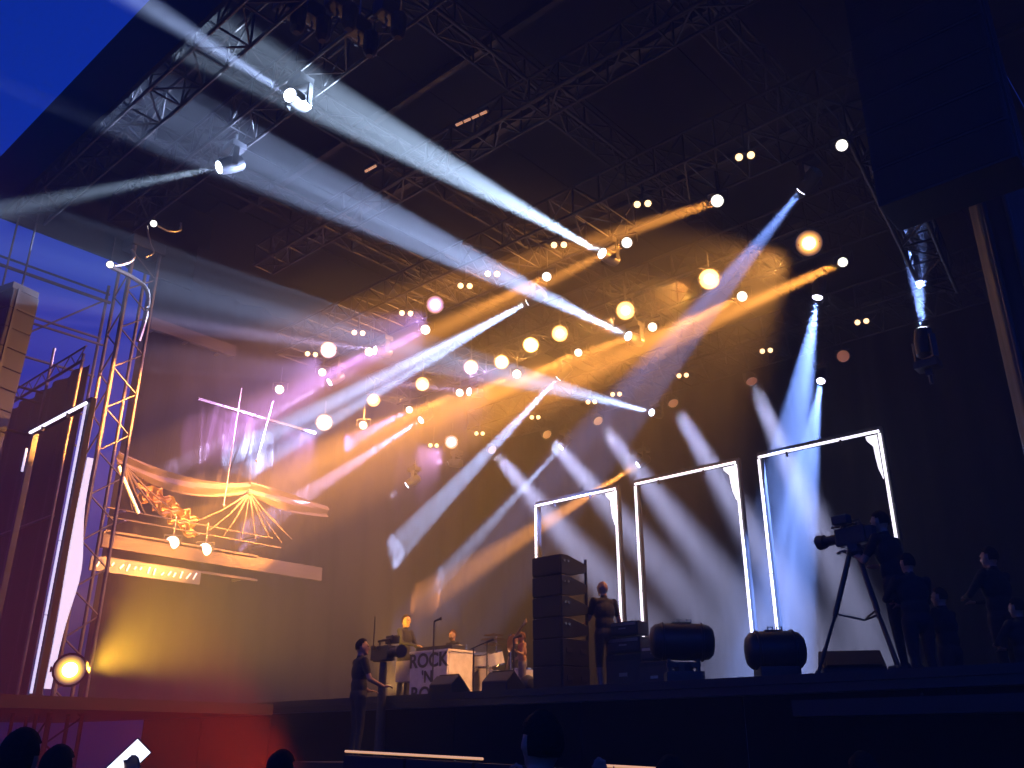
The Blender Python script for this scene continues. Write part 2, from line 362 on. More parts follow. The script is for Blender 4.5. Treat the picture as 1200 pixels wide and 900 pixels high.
for pts, lab in (([(873, 183), (753, 239), (655, 287), (577, 321), (545, 335), (476, 367), (420, 390), (365, 415)], 'twin amber blinder on the front lamp truss'),
                 ([(1010, 377), (898, 411), (800, 440), (722, 462), (693, 471), (627, 489), (562, 508), (508, 522)], 'twin amber blinder on the rear lamp truss')):
    for k, (px, py) in enumerate(pts): blinder(lamp_at(px, py), lab + ', %s from the right' % ORD[k], 'twin amber blinders')

# strobe floods: a box with a bright window; they light the smoke around them
def f_sbox(b): lathe(b, [(0.08, -0.2), (0.17, -0.15), (0.20, -0.05), (0.21, 0.02), (0.185, 0.02), (0.17, -0.02)], 18); [box(b, (s*0.22, 0, -0.06), (0.02, 0.07, 0.12)) for s in (-1, 1)]
def f_swin(b): lathe(b, [(0.10, 0.0), (0.09, 0.02), (0.05, 0.035), (0.01, 0.04)], 18)
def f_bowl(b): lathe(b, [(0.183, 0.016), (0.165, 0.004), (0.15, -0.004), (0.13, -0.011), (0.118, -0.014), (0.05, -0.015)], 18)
ME['sbox'] = m_of(f_sbox, 'casing', CASE())
def flood(p, d, label, key, col, es, power, deg, group, sc=1.0, hang=True, face=None, off=None):
    p = Vector(p); ld_ = Vector(d).normalized(); d = FACE(p) if face is None else face.normalized()
    t = thing('strobe_flood', label, 'stage light', p, group=group); q = d.to_track_quat('Z', 'Y')
    if hang: ob('hook', ME['hook'], t, rot=Quaternion((0, 0, 1), math.atan2(d.y, d.x) - math.pi/2))
    c = ob('casing', ME['sbox'], t, rot=q); c.scale = (sc,)*3
    ob('window', lensmesh('win' + key, glow('strobe_' + key, [0.2+0.8*x for x in col], es), f_swin), c)
    ob('halo_bowl', lensmesh('bowl' + key, halo_bowl_mat('bowl_' + key, col), f_bowl), c)
    spot('flood_lamp', t, d*0.10*sc + ld_*0.26*sc if off is None else off, ld_, col, power, deg, 0.6, 0.12); return t
AMBER = [(948, 285, 1.7), (831, 327, 1.1), (733, 364, 1.0), (656, 391, .8), (622, 404, .7), (552, 430, .7), (495, 450, .7), (438, 469, .7)]
for k, (px, py, s) in enumerate(AMBER):
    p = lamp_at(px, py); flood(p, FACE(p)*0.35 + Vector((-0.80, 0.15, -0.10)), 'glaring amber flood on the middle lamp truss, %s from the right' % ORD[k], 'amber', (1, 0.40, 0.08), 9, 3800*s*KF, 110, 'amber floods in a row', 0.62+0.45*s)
for k, (px, py, s, w) in enumerate([(510, 357, 1.0, 'highest'), (385, 410, 1.0, 'leftmost on the front truss'), (380, 495, 1.2, 'large lower left'), (588, 424, .6, 'smallest, between two amber floods'), (529, 518, 1.1, 'lowest')]):
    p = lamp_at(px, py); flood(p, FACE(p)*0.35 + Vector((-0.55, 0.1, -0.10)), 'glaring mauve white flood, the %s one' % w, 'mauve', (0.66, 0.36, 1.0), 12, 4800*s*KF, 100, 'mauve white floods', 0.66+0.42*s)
# amber flood low on the left wing
p = at_y(82, 785, 5.6)
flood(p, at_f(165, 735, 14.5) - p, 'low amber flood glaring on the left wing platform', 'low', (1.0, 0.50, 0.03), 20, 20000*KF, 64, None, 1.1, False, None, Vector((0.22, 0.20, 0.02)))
# ================================================================== NEON PORTALS
TUBE = glow('led_tube_white', (0.90, 0.84, 1.0), 3.6, True)
DULL = glow('led_tube_dull', (0.72, 0.66, 1.0), 1.6, True)
CORNER = glow('corner_glow_white', (0.92, 0.88, 1.0), 2.5, True)
def portal(x0, x1, y, z0, z1, label, wedge=True, reveal=False):
    w = x1-x0; h = z1-z0
    t = thing('neon_portal', label, 'light frame', ((x0+x1)/2, y, z0), group='neon portals')
    for s in (-1, 1):
        p = part('post', lambda b: box(b, (s*(w/2), 0.07, h/2), (0.11, 0.10, h), bev=0.01), BLACK(), t)
        for za, zb in (((0.25, 1.5), (h-0.75, h-0.3)) if reveal and s < 0 else ((0.02, h-0.04),)):
            ns = 4 if zb-za > 3 else 1
            for q in range(ns):
                qa = za+(zb-za)*q/ns+0.008; qb = za+(zb-za)*(q+1)/ns-0.008
                part('led_tube', lambda b: cyl(b, (s*(w/2), -0.02, qa), (s*(w/2), -0.02, qb), 0.022 if reveal else 0.027, n=8), DULL if reveal else TUBE, p)
    p = part('lintel', lambda b: box(b, (0, 0.07, h+0.055), (w+0.11, 0.10, 0.11), bev=0.01), BLACK(), t)
    part('led_tube', lambda b: cyl(b, (-w/2, -0.02, h), (w/2, -0.02, h), 0.027, n=8), TUBE, p)
    for q in (-0.25, 0.2): part('clamp', lambda b: box(b, (q*w, -0.02, h-0.06), (0.04, 0.05, 0.1)), BLACK(), t)
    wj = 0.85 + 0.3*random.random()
    if wedge:   # glowing wedge painting the LED light on the inner face of the right post
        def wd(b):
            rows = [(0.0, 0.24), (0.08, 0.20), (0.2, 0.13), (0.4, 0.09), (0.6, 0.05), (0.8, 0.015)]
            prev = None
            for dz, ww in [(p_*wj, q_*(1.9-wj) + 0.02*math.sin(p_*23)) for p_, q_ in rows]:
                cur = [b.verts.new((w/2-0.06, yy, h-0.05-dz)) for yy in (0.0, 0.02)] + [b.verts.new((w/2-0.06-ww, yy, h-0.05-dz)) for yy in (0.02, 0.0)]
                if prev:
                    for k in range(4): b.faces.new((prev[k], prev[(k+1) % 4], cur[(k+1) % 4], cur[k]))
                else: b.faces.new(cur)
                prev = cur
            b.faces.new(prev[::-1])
        part('corner_glow', wd, CORNER, t)
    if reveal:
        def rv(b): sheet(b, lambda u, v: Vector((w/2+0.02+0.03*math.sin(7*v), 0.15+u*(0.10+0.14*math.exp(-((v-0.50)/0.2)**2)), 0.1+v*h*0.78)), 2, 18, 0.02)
        part('reveal_glow_panel', rv, glow('reveal_glow', (0.78, 0.70, 1.0), 1.5, True), t)  # emissive sheet painting the wide glow along the right post
    return t
PX = [(628, 720, 'smallest and farthest of the three glowing white portals right of centre'), (745, 862, 'middle one of the three glowing white portals right of centre'),
      (893, 1036, 'largest and nearest of the three glowing white portals at right')]
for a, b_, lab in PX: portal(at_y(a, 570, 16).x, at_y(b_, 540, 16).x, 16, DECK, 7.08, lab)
portal(-17.05, -14.75, 5.7, 2.45, 7.1, 'glowing white portal standing alone at the far left', False, True)

# ================================================================== LEFT TOWER, WING SCAFFOLD
TWM = mat('tower_steel', (0.14, 0.12, 0.11), 0.5, 0.6, var=0.3)
tw = thing('roof_tower', 'lattice roof tower at the left catching orange light', 'tower', (-16.55, 6.9, 0)); TWH = 11.2; tws = 0.27
for sx in (-1, 1):
    for sy in (-1, 1): part('chord', lambda b: cyl(b, (sx*tws, sy*tws, 0), (sx*tws, sy*tws, TWH), 0.045 if (sx, sy) == (1, -1) else 0.035, n=10), TWM, tw)
def br(b, a, c): cyl(b, a, c, 0.016, n=6)
bmx = bmesh.new(); br(bmx, (-tws, -tws, 0), (tws, -tws, 0.42)); bx_ = mesh(bmx, 'brace', TWM)
bmy = bmesh.new(); br(bmy, (tws, -tws, 0), (tws, tws, 0.42)); by_ = mesh(bmy, 'brace', TWM)
for k in range(26):
    for me in (bx_, by_):
        o = ob('brace', me, tw, (0, 0, 0.1+k*0.42))
        if k % 2: o.scale = (-1, 1, 1) if me is bx_ else (1, -1, 1)
part('base_plate', lambda b: box(b, (0, 0, 0.04), (1.2, 1.2, 0.08)), BLACK(), tw)
part('head_block', lambda b: box(b, (0, 0, TWH+0.1), (0.7, 0.7, 0.25), bev=0.03), BLACK(), tw)

sc_ = thing('wing_scaffold', 'dark screened scaffold wing behind the lone portal at the far left', 'scaffold', (-18, 6.35, 0))
part('screen', lambda b: sheet(b, lambda u, v: Vector((-4.2+u*5.45, 0.05*math.sin(u*40), 2.3+v*6.3)), 60, 4, 0.01), mat('scrim', (0.022, 0.020, 0.026), 0.85, bump=0.5, scale=40), sc_)
for z in (8.66, 5.6): part('rail', lambda b: cyl(b, (-4.2, -0.1, z), (1.25, -0.1, z), 0.03), TWM, sc_)
for x in (-4.0, -2.2, -0.4, 1.2): part('standard', lambda b: cyl(b, (x, -0.1, 0), (x, -0.1, 9.4 if x < 1 else 8.8), 0.03), TWM, sc_)
def zig(b):
    for k in range(16): cyl(b, (-4.2+k*0.34, -0.1, 8.66 if k % 2 else 8.95), (-4.2+(k+1)*0.34, -0.1, 8.95 if k % 2 else 8.66), 0.012, n=5)
    cyl(b, (-4.2, -0.1, 8.95), (1.25, -0.1, 8.95), 0.02)
o = part('guard_lattice', zig, TWM, sc_); o['kind'] = 'stuff'
# open scaffold rails against the sky at the far left
os_ = thing('sky_scaffold', 'open scaffold rails standing against the blue sky at the far left', 'scaffold', (-18.8, 6, 0))
for k, (z, dx) in enumerate([(11.2, 0), (10.95, 0.12), (10.1, 0), (9.9, 0.15), (9.2, 0), (8.5, 0.1), (8.3, 0), (7.6, 0)]):
    part('rail', lambda b: cyl(b, (dx, -4.5, z), (dx, 1.3, z), 0.028 if k != 1 else 0.04, n=6), BLACK(), os_)
for y in (-4.2, -1.2, 1.25): part('standard', lambda b: cyl(b, (0, y, 0), (0, y, 11.4), 0.035, n=8), BLACK(), os_)
for y in (-4.2, -1.5): part('diagonal', lambda b: cyl(b, (0.05, y, 8.5), (0.05, y+2.7, 11.0), 0.02, n=6), BLACK(), os_)
# left flown speaker hang, in silhouette
def hang(name, label, x, y, z0, n, w, hh, dep, yawz, curve):
    t = thing(name, label, 'speaker array', (x, y, z0), yawz)
    z = 0; ang = curve*n; yy = 0
    for k in range(n):
        c = part('cabinet', lambda b: box(b, (0, 0, 0), (w, dep, hh), bev=0.02), mat('speaker_paint', (0.012, 0.012, 0.013), 0.5, bump=0.1, scale=60), t, (0, yy, z + hh/2), Quaternion((1, 0, 0), -ang))
        part('grille', lambda b: box(b, (0, -dep/2-0.006, 0), (w*0.94, 0.012, hh*0.86)), mat('speaker_grille', (0.009, 0.009, 0.009), 0.6, bump=0.6, scale=120), c)
        part('rigging_bar', lambda b: box(b, (w/2+0.012, -dep*0.3, 0), (0.02, 0.05, hh*1.02)), CASE(), c)
        z += hh*1.015*math.cos(ang); yy += hh*math.sin(ang)*1.0; ang = max(0, ang-curve)
    part('bumper', lambda b: box(b, (0, yy, z + 0.08), (w*0.9, dep, 0.12)), CASE(), t)
    for s in (-1, 1): part('chain', lambda b: cyl(b, (s*w*0.3, yy, z+0.1), (s*w*0.3, yy, z+0.1+max(0.4, 12.9-z0-z)), 0.02, n=6), CASE(), t)
    return t
hang('flown_speaker_array', 'black flown speaker column in silhouette against the sky at the far left', -16.35, 4.5, 5.2, 11, 1.0, 0.36, 0.5, 0.25, 0.006)
hang('flown_speaker_array', 'large black flown speaker array hanging at the top right', -1.88, 9.0, 7.07, 12, 1.36, 0.46, 0.6, 0.0, 0.004)
# small lamps and the hose on the tower head
def hose(name, label, pts, r=0.04, m=None):
    t = thing(name, label, 'cable', pts[0]); P0 = Vector(pts[0])
    Q = [Vector(p)-P0 for p in pts]; sm = []
    for i in range(len(Q)-1):
        p0, p1, p2, p3 = Q[max(i-1, 0)], Q[i], Q[i+1], Q[min(i+2, len(Q)-1)]
        for k in range(6):
            u = k/6; sm.append(0.5*((2*p1)+(p2-p0)*u+(2*p0-5*p1+4*p2-p3)*u*u+(3*p1-p0-3*p2+p3)*u**3))
    sm.append(Q[-1]); part('hose', lambda b: tube(b, sm, r, 8), m or ALU(), t, smooth=True); return t
hose('cable_loom', 'pale bent cable loom curving down onto the left tower', [at_x(128, 312, -15.75), at_x(155, 325, -15.75), at_x(172, 340, -15.75), at_x(172, 365, -15.75), at_x(162, 400, -15.75)], 0.045)
hose('cable_loom', 'short hooked cable loom beside the tower head lamp at left', [at_x(132, 312, -15.75), at_x(150, 308, -15.75), at_x(158, 300, -15.75), at_x(154, 292, -15.75)], 0.03)
hose('cable_loom', 'thin dangling cable below the small lamp under the roof at left', [at_x(172, 265, -15.75), at_x(176, 285, -15.75), at_x(180, 296, -15.75), at_x(170, 302, -15.75)], 0.022)
hose('cable_loom', 'small curl of cable right of the small lamp under the roof at left', [at_x(184, 264, -15.75), at_x(198, 271, -15.75), at_x(211, 270, -15.75), at_x(212, 261, -15.75)], 0.022)
for (px, py), lab in (((129, 310), 'small white lamp on the head of the left roof tower'), ((180, 262), 'small white lamp under the roof at left, above the tower'), ((254, 174), 'tiny white lamp beside the front moving head at upper left')):
    p = at_x(px, py, -15.7); t = thing('work_lamp', lab, 'lamp', p, group='small work lamps')
    part('shell', lambda b: lathe(b, [(0.03, -0.16), (0.075, -0.1), (0.08, 0.0)], 12), CASE(), t, rot=FACE(p).to_track_quat('Z', 'Y'), smooth=True)
    part('bulb', lambda b: ball(b, FACE(p)*0.02, 0.062), glow('work_bulb', (1, 0.95, 0.9), 8), t, smooth=True)
    part('stem', lambda b: cyl(b, -FACE(p)*0.12, -FACE(p)*0.12 + Vector((0, 0, 0.6)), 0.015), CASE(), t)

# ================================================================== LEFT WING WALL DRESSING (x = -19.3)
WX = -19.3
PALE = mat('pale_timber', (0.036, 0.028, 0.022), 0.85, spec=0.2, scale=3, stretch=(6, 0.6, 6), var=0.3)
CLOTH = mat('pale_swag_cloth', (0.05, 0.038, 0.03), 0.9, spec=0.1, bump=0.3, scale=9)
def beam(label, a, b_, hgt, dep=0.12, name='wall_beam', m=None):
    pa = at_x(*a, WX); pb = at_x(*b_, WX); pb.z = pa.z = (pa.z+pb.z)/2
    t = thing(name, label, 'beam', pa)
    part('plank', lambda b: box(b, (0, (pb.y-pa.y)/2, 0), (dep, pb.y-pa.y, hgt), bev=0.01), m or PALE, t)
    for q in (0.1, 0.5, 0.9): part('bracket', lambda b: box(b, (-0.3, (pb.y-pa.y)*q, 0), (0.5, 0.06, 0.05)), ALU(), t)
    return t
beam('high pale beam slanting on the left wall, lit orange', (176, 378), (275, 413), 0.30)
beam('broad pale ledge low on the left wall under the two round lamps', (118, 637), (376, 669), 0.34)
beam('thin pale rail just above the broad ledge on the left wall', (122, 625), (300, 652), 0.10)
beam('thin wire rail higher on the left wall under the swags', (124, 612), (330, 636), 0.03, 0.03)
beam('topmost thin wire rail on the left wall under the swags', (124, 602), (320, 624), 0.03, 0.03)
beam('thin rail just below the broad ledge on the left wall', (120, 652), (300, 682), 0.06)
def swag(a, b_, sag, label, w0):
    pa = at_x(*a, WX); pb = at_x(*b_, WX); t = thing('cloth_swag', label, 'swag', pa, group='cloth swags on the left wall'); n_ = (pb-pa)
    def band(b): sheet(b, lambda u, v: Vector((0.05*math.sin(v*9+u*5), n_.y*u, n_.z*u - sag*4*u*(1-u) - (v-0.5)*w0*(0.8+0.4*math.sin(u*3.1)) )), 40, 8, 0.012)
    part('gathered_band', band, CLOTH, t, smooth=True)
    return t, pa, n_
swag((137, 536), (292, 572), 0.28, 'longer pale cloth swag sagging along the left wall', 0.34)
swag((292, 572), (384, 600), 0.05, 'shorter flatter pale cloth swag continuing along the left wall', 0.38)
def fan(p, ends, label):
    P0 = at_x(*p, WX+0.12); t = thing('cord_fan', label, 'cords', P0); rf_ = random.Random(11)
    for e in ends:
        v = at_x(*e, WX+0.05) - P0; mid = v*0.5 + Vector((0.03, 0, -0.06))
        part('cord', lambda b: tube(b, [(0, 0, 0), mid, v], [0.03, 0.018, 0.012] if rf_.random() > 0.4 else 0.010, 6), CLOTH, t, smooth=True)
    part('knot', lambda b: ball(b, (0, 0, 0), 0.07, (1, 1.2, 0.9)), CLOTH, t, smooth=True)
fan((146, 546), [(155, 598), (170, 602), (185, 600), (200, 596), (176, 590)], 'pale cords fanning down from the left end of the long swag')
fan((292, 578), [(228, 612), (245, 622), (262, 628), (282, 632), (300, 634), (316, 630), (330, 636), (342, 632), (324, 612)], 'pale cords fanning out below the place where the two swags meet')
P0 = at_x(165, 556, WX-0.1); t = thing('crumpled_cloth', 'small crumpled ochre cloth bunched under the long swag at left', 'cloth', P0)
part('folds', lambda b: sheet(b, lambda u, v: Vector((0.10*math.sin(u*25+v*9)+0.05*math.sin(v*31), u*1.5, -v*0.5-u*0.75+0.04*math.sin(u*40))), 50, 16, 0.01), mat('ochre_cloth', (0.30, 0.16, 0.05), 0.8, bump=0.4, scale=14), t, smooth=True)
part('tie', lambda b: ball(b, (0, 0, -0.1), 0.06), CLOTH, t)
for k, (a, b_, l) in enumerate([((283, 455), (262, 592), 'left'), ((320, 470), (301, 540), 'right')]):
    pa = at_x(*a, WX+0.35); pb = at_x(*b_, WX+0.35); t = thing('hanging_rope', l + ' one of two pale ropes hanging before the left wall', 'rope', pb, group='pale ropes')
    part('rope', lambda b: cyl(b, (0, 0, 0), pa-pb, 0.016, n=6), mat('rope', (0.20, 0.17, 0.15), 0.9), t)
    part('knot', lambda b: ball(b, (0, 0, 0), 0.035), mat('rope', (0.20, 0.17, 0.15), 0.9), t)
t = thing('prop_pole', 'pale pole leaning below the left end of the long swag', 'pole', at_x(162, 602, WX+0.3))
pa = at_x(139, 548, WX+0.3) - at_x(162, 602, WX+0.3)
part('shaft', lambda b: cyl(b, (0, 0, 0), pa, 0.045, 0.04), mat('white_pole', (0.3, 0.29, 0.3), 0.5), t); part('ferrule', lambda b: cyl(b, pa*0.97, pa*1.02, 0.055), ALU(), t)
# clear plastic rain sheet on the wall, creased
pl = bpy.data.materials.new('clear_plastic'); pl.use_nodes = True; q = pl.node_tree.nodes['Principled BSDF']
q.inputs['Base Color'].default_value = (0.10, 0.09, 0.10, 1); q.inputs['Roughness'].default_value = 0.5; q.inputs['Specular IOR Level'].default_value = 0.25; q.inputs['Alpha'].default_value = 0.04
wv = pl.node_tree.nodes.new('ShaderNodeTexNoise'); wv.inputs['Scale'].default_value = 3; bp = pl.node_tree.nodes.new('ShaderNodeBump'); bp.inputs['Strength'].default_value = 0.8
pl.node_tree.links.new(wv.outputs['Fac'], bp.inputs['Height']); pl.node_tree.links.new(bp.outputs['Normal'], q.inputs['Normal'])
P0 = at_x(225, 560, WX); t = thing('plastic_sheet', 'creased clear plastic sheet hung on the left wall behind the swags', 'plastic sheet', P0)
part('film', lambda b: sheet(b, lambda u, v: Vector((-0.15+0.10*math.sin(u*31+v*3)+0.06*math.sin(u*73), u*3.4, v*2.0)), 90, 8), pl, t, smooth=True)
part('batten', lambda b: box(b, (-0.15, 1.7, 2.02), (0.06, 3.5, 0.06)), RIG(), t)
# banner lettering stood in for by little glowing dashes
P0 = at_x(112, 660, WX+0.1); P1 = at_x(230, 681, WX+0.1)
t = thing('dash_lettering', 'row of small slanted glowing yellow dashes standing in for lettering on the low left fascia', 'banner', P0)
part('backing', lambda b: box(b, (-0.04, (P1.y-P0.y)/2, 0), (0.05, P1.y-P0.y+0.2, 0.30)), BLACK(), t)
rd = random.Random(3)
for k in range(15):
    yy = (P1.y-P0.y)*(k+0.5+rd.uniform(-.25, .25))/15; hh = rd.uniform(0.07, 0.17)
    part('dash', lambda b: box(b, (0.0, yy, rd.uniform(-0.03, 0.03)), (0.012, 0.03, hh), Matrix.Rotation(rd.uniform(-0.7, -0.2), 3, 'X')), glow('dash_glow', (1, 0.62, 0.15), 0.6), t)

# ================================================================== RIGHT TOWER AND ROOF FITTINGS
rt = thing('roof_tower', 'dark sleeved roof tower at the right edge below the speaker array', 'tower', (-1.85, 11.2, 0))
part('sleeve', lambda b: sheet(b, lambda u, v: Vector((0.34*math.cos(u*6.283)*(1+0.04*math.sin(u*50)), 0.34*math.sin(u*6.283)*(1+0.04*math.sin(u*50)), v*11)), 48, 4), mat('sleeve', (0.02, 0.024, 0.035), 0.45, bump=0.3, scale=6, stretch=(6, 6, 0.4)), rt, smooth=True)
for s in (-1, 1): part('cable_trunk', lambda b: cyl(b, (s*0.12, -0.37, 0), (s*0.12, -0.37, 11), 0.03), mat('sleeve', (0.02, 0.024, 0.035)), rt)
truss('side_truss', 'lattice side truss falling away upstage at the right beside the speaker array', at_y(1012, 135, 9.6), at_y(1100, 330, 13.6) + Vector((0, 0, 0)), 0.45, 0.5, 0.5)
# orange reflections on the ceiling trusses, painted as short glowing bars
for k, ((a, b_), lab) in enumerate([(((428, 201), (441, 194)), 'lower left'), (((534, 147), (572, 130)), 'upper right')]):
    pa = at_z(*a, TZ-0.33); pb = at_z(*b_, TZ-0.33); t = thing('truss_glint', 'short painted orange glint on the dark ceiling truss, the %s one' % lab, 'painted glint', pa, group='painted orange glints on the ceiling')
    d = pb-pa; part('glint_backing', lambda b: box(b, d/2 + Vector((0, 0, 0.05)), (d.length, 0.06, 0.05), frame_to(d) @ Matrix.Rotation(math.pi/2, 3, 'Y')), CASE(), t)
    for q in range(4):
        part('tube', lambda b: cyl(b, d*(q/4+0.02), d*(q/4+0.2), 0.022), glow('glint_orange', (1, 0.42, 0.2), 0.9), t)
# rigging cluster close overhead
for k, (px, py, l) in enumerate([(335, 12, 'leftmost'), (365, 22, 'second'), (395, 8, 'middle'), (420, 40, 'fourth'), (452, 18, 'rightmost')]):
    p = at_z(px, py, 10.9); t = thing('chain_hoist', 'dark chain hoist in a cluster at the top left, %s of five' % l, 'hoist', p, group='chain hoists at the top')
    part('body', lambda b: box(b, (0, 0, 0.1), (0.22, 0.3, 0.28), bev=0.04), CASE(), t); part('hook', lambda b: tube(b, [(0, 0, -0.05), (0.03, 0, -0.12), (0, 0, -0.2), (-0.05, 0, -0.16)], 0.018), ALU(), t)
    part('chain_bag', lambda b: lathe(b, [(0.05, -0.42), (0.1, -0.36), (0.11, -0.08), (0.09, -0.02)], 10, Matrix.Translation((0.16, 0.1, 0))), mat('chain_bag', (0.05, 0.03, 0.02), 0.8), t); part('chain', lambda b: cyl(b, (0, 0, 0.2), (0, 0, 2.2), 0.015, n=6), ALU(), t)
# ================================================================== PEOPLE
SKIN = mat('skin', (0.42, 0.25, 0.18), 0.5, scale=14, var=0.12)
QUEUE = []
def person(label, loc, rz, H=1.78, top=(0.02, 0.02, 0.022), legs=(0.02, 0.02, 0.025), arms=None, legpose=None, head=(0, 0), lean=0.0, hair=(0.03, 0.02, 0.015), sleeve='short', shorts=False, voxel=0.013, build=1.0, group=None, beard=False, hide_feet=False):
    """local axes: +Y is where the person faces, X their right."""
    t = thing('person', label, 'person', loc, rz, group); S = H/1.78; bm = bmesh.new(); caps = []
    def cap(a, b, r0, r1, tg, n=10):
        a = Vector(a)*S; b = Vector(b)*S; r0 *= S; r1 *= S
        cyl(bm, a, b, r0, r1, n); ball(bm, a, r0, n=n, m=8); ball(bm, b, r1, n=n, m=8); caps.append((a, b, max(r0, r1), tg))
    def el(c, sc, tg, rot=None, n=14):
        c = Vector(c)*S; ball(bm, c, S, sc, n=n, m=10, rot=rot); caps.append((c, c, sum(sc)/3*S, tg))
    ln = Vector((0, math.sin(lean), 0))
    def up(z, x=0.0, y=0.0): return Vector((x, y + math.sin(lean)*(z-0.95), 0.95 + (z-0.95)*math.cos(lean)))
    B = build
    el((0, 0, 0.93), (0.168*B, 0.12*B, 0.14), 'legs'); el(up(1.08), (0.158*B, 0.112*B, 0.17), 'top'); el(up(1.28, 0, 0.005), (0.182*B, 0.118*B, 0.19), 'top'); el(up(1.42), (0.185*B, 0.088, 0.075), 'top')
    cap(up(1.44, 0, -0.01), up(1.54, 0, 0.005), 0.062, 0.055, 'skin')
    hc = up(1.645, 0, 0.02); HR = Matrix.Rotation(head[0], 3, 'Z') @ Matrix.Rotation(head[1], 3, 'X')
    def hp(x, y, z): return hc + HR @ Vector((x, y, z))
    el(hc, (0.076, 0.096, 0.112), 'skin', HR); el(hp(0, 0.03, -0.065), (0.055, 0.06, 0.055), 'skin', HR)
    cap(hp(0, 0.088, 0.015), hp(0, 0.112, -0.022), 0.010, 0.015, 'skin', 8)           # nose
    el(hp(0, 0.085, 0.03), (0.05, 0.018, 0.012), 'skin', HR)                          # brow
    el(hp(0, 0.086, -0.058), (0.026, 0.014, 0.010), 'skin', HR); el(hp(0, 0.075, -0.098), (0.026, 0.024, 0.018), 'skin', HR)
    for s in (-1, 1): el(hp(s*0.078, -0.005, -0.005), (0.012, 0.022, 0.032), 'skin', HR)
    arms = arms or {}
    for s, nm in ((-1, 'l'), (1, 'r')):
        sh = up(1.43, s*0.180*B); a = arms.get(nm)
        e, w, hd = a if a else ((s*0.26*B, -0.03, 1.14), (s*0.27*B, 0.06, 0.90), None)
        e = Vector(e); w = Vector(w)
        cap(sh, sh.lerp(e, 0.62), 0.062, 0.052, 'top'); cap(sh.lerp(e, 0.60), e, 0.046, 0.042, 'top' if sleeve == 'long' else 'skin')
        cap(e, w, 0.041, 0.029, 'top' if sleeve == 'long' else 'skin')
        d = (Vector(hd) if hd else (w-e)).normalized(); sd = d.cross(Vector((0, 0, 1)) if abs(d.z) < 0.8 else Vector((0, 1, 0))).normalized(); nr = d.cross(sd)
        el(w + d*0.055, (0.020, 0.040, 0.050), 'skin', Matrix((nr, sd, d)).transposed(), 10)
        for k, (o, ln_) in enumerate(((-0.030, 0.060), (-0.010, 0.072), (0.010, 0.068), (0.029, 0.052))):
            p0 = w + d*0.09 + sd*o; p1 = p0 + d*ln_*0.55 + nr*0.008; p2 = p1 + d*ln_*0.4 + nr*0.026
            cap(p0, p1, 0.0095, 0.009, 'skin', 6); cap(p1, p2, 0.009, 0.0075, 'skin', 6)
        p0 = w + d*0.04 + sd*(-s*0.034); p1 = p0 + d*0.035 - sd*(s*0.026) + nr*0.01; cap(p0, p1, 0.012, 0.010, 'skin', 6); cap(p1, p1 + d*0.03 + nr*0.012, 0.010, 0.008, 'skin', 6)
        hip = Vector((s*0.095*B, 0, 0.90)); lp = (legpose or {}).get(nm); k_, an = lp if lp else ((s*0.115, 0.02, 0.49), (s*0.13, -0.02, 0.085))
        k_ = Vector(k_); an = Vector(an)
        cap(hip, k_, 0.088*B, 0.060, 'legs'); cap(k_, k_.lerp(an, 0.35), 0.056, 0.056, 'skin' if shorts else 'legs'); cap(k_.lerp(an, 0.35), an, 0.055, 0.040, 'skin' if shorts else 'legs')
        cap(an + Vector((0, -0.03, -0.04)), an + Vector((s*0.03, 0.15, -0.048)), 0.042, 0.034, 'shoe')
    me = bpy.data.meshes.new('body_raw'); bm.to_mesh(me); bm.free()
    tmp = bpy.data.objects.new('tmp', me); COL.objects.link(tmp)
    md = tmp.modifiers.new('r', 'REMESH'); md.mode = 'VOXEL'; md.voxel_size = voxel
    sm = tmp.modifiers.new('s', 'SMOOTH'); sm.iterations = 2; sm.factor = 0.5
    tl = lambda c: '%.2f_%.2f_%.2f' % tuple(c)
    QUEUE.append((tmp, t, caps, (SKIN, mat('shirt_' + tl(top), top, 0.85, bump=0.35, scale=14), mat('trousers_' + tl(legs), legs, 0.85, bump=0.3, scale=12), mat('shoe', (0.03, 0.03, 0.03), 0.6))))
    if hair:
        def hf(b):
            ball(b, (0, 0, 0), 1, (0.081*S, 0.101*S, 0.115*S), 18, 14)
            bmesh.ops.delete(b, geom=[v for v in b.verts if v.co.z < (-0.055*S if v.co.y < -0.02*S else 0.0) + 1.1*max(0, v.co.y)], context='VERTS')
            rr = random.Random(5)
            for v in b.verts: v.co *= 1 + rr.uniform(-0.02, 0.03)
            bmesh.ops.solidify(b, geom=b.faces[:], thickness=-0.008)
        part('hair', hf, mat('hair_' + tl(hair), hair, 0.9, bump=0.5, scale=60, spec=0.15), t, hc*S + HR @ Vector((0, -0.006, 0.012)), HR.to_quaternion(), True)
    for s in (-1, 1): part('eye', lambda b: ball(b, hp(s*0.031, 0.086, 0.012)*S, 0.0115*S, n=8, m=6), mat('eye', (0.03, 0.025, 0.02), 0.2), t)
    if beard: part('beard', lambda b: ball(b, hp(0, 0.045, -0.078)*S, 1, (0.058*S, 0.058*S, 0.045*S)), mat('hair_' + tl(hair), hair, 0.6), t, smooth=True)
    return t
def face_to(loc, tgt): d = Vector(tgt)-Vector(loc); return math.atan2(d.y, d.x) - math.pi/2

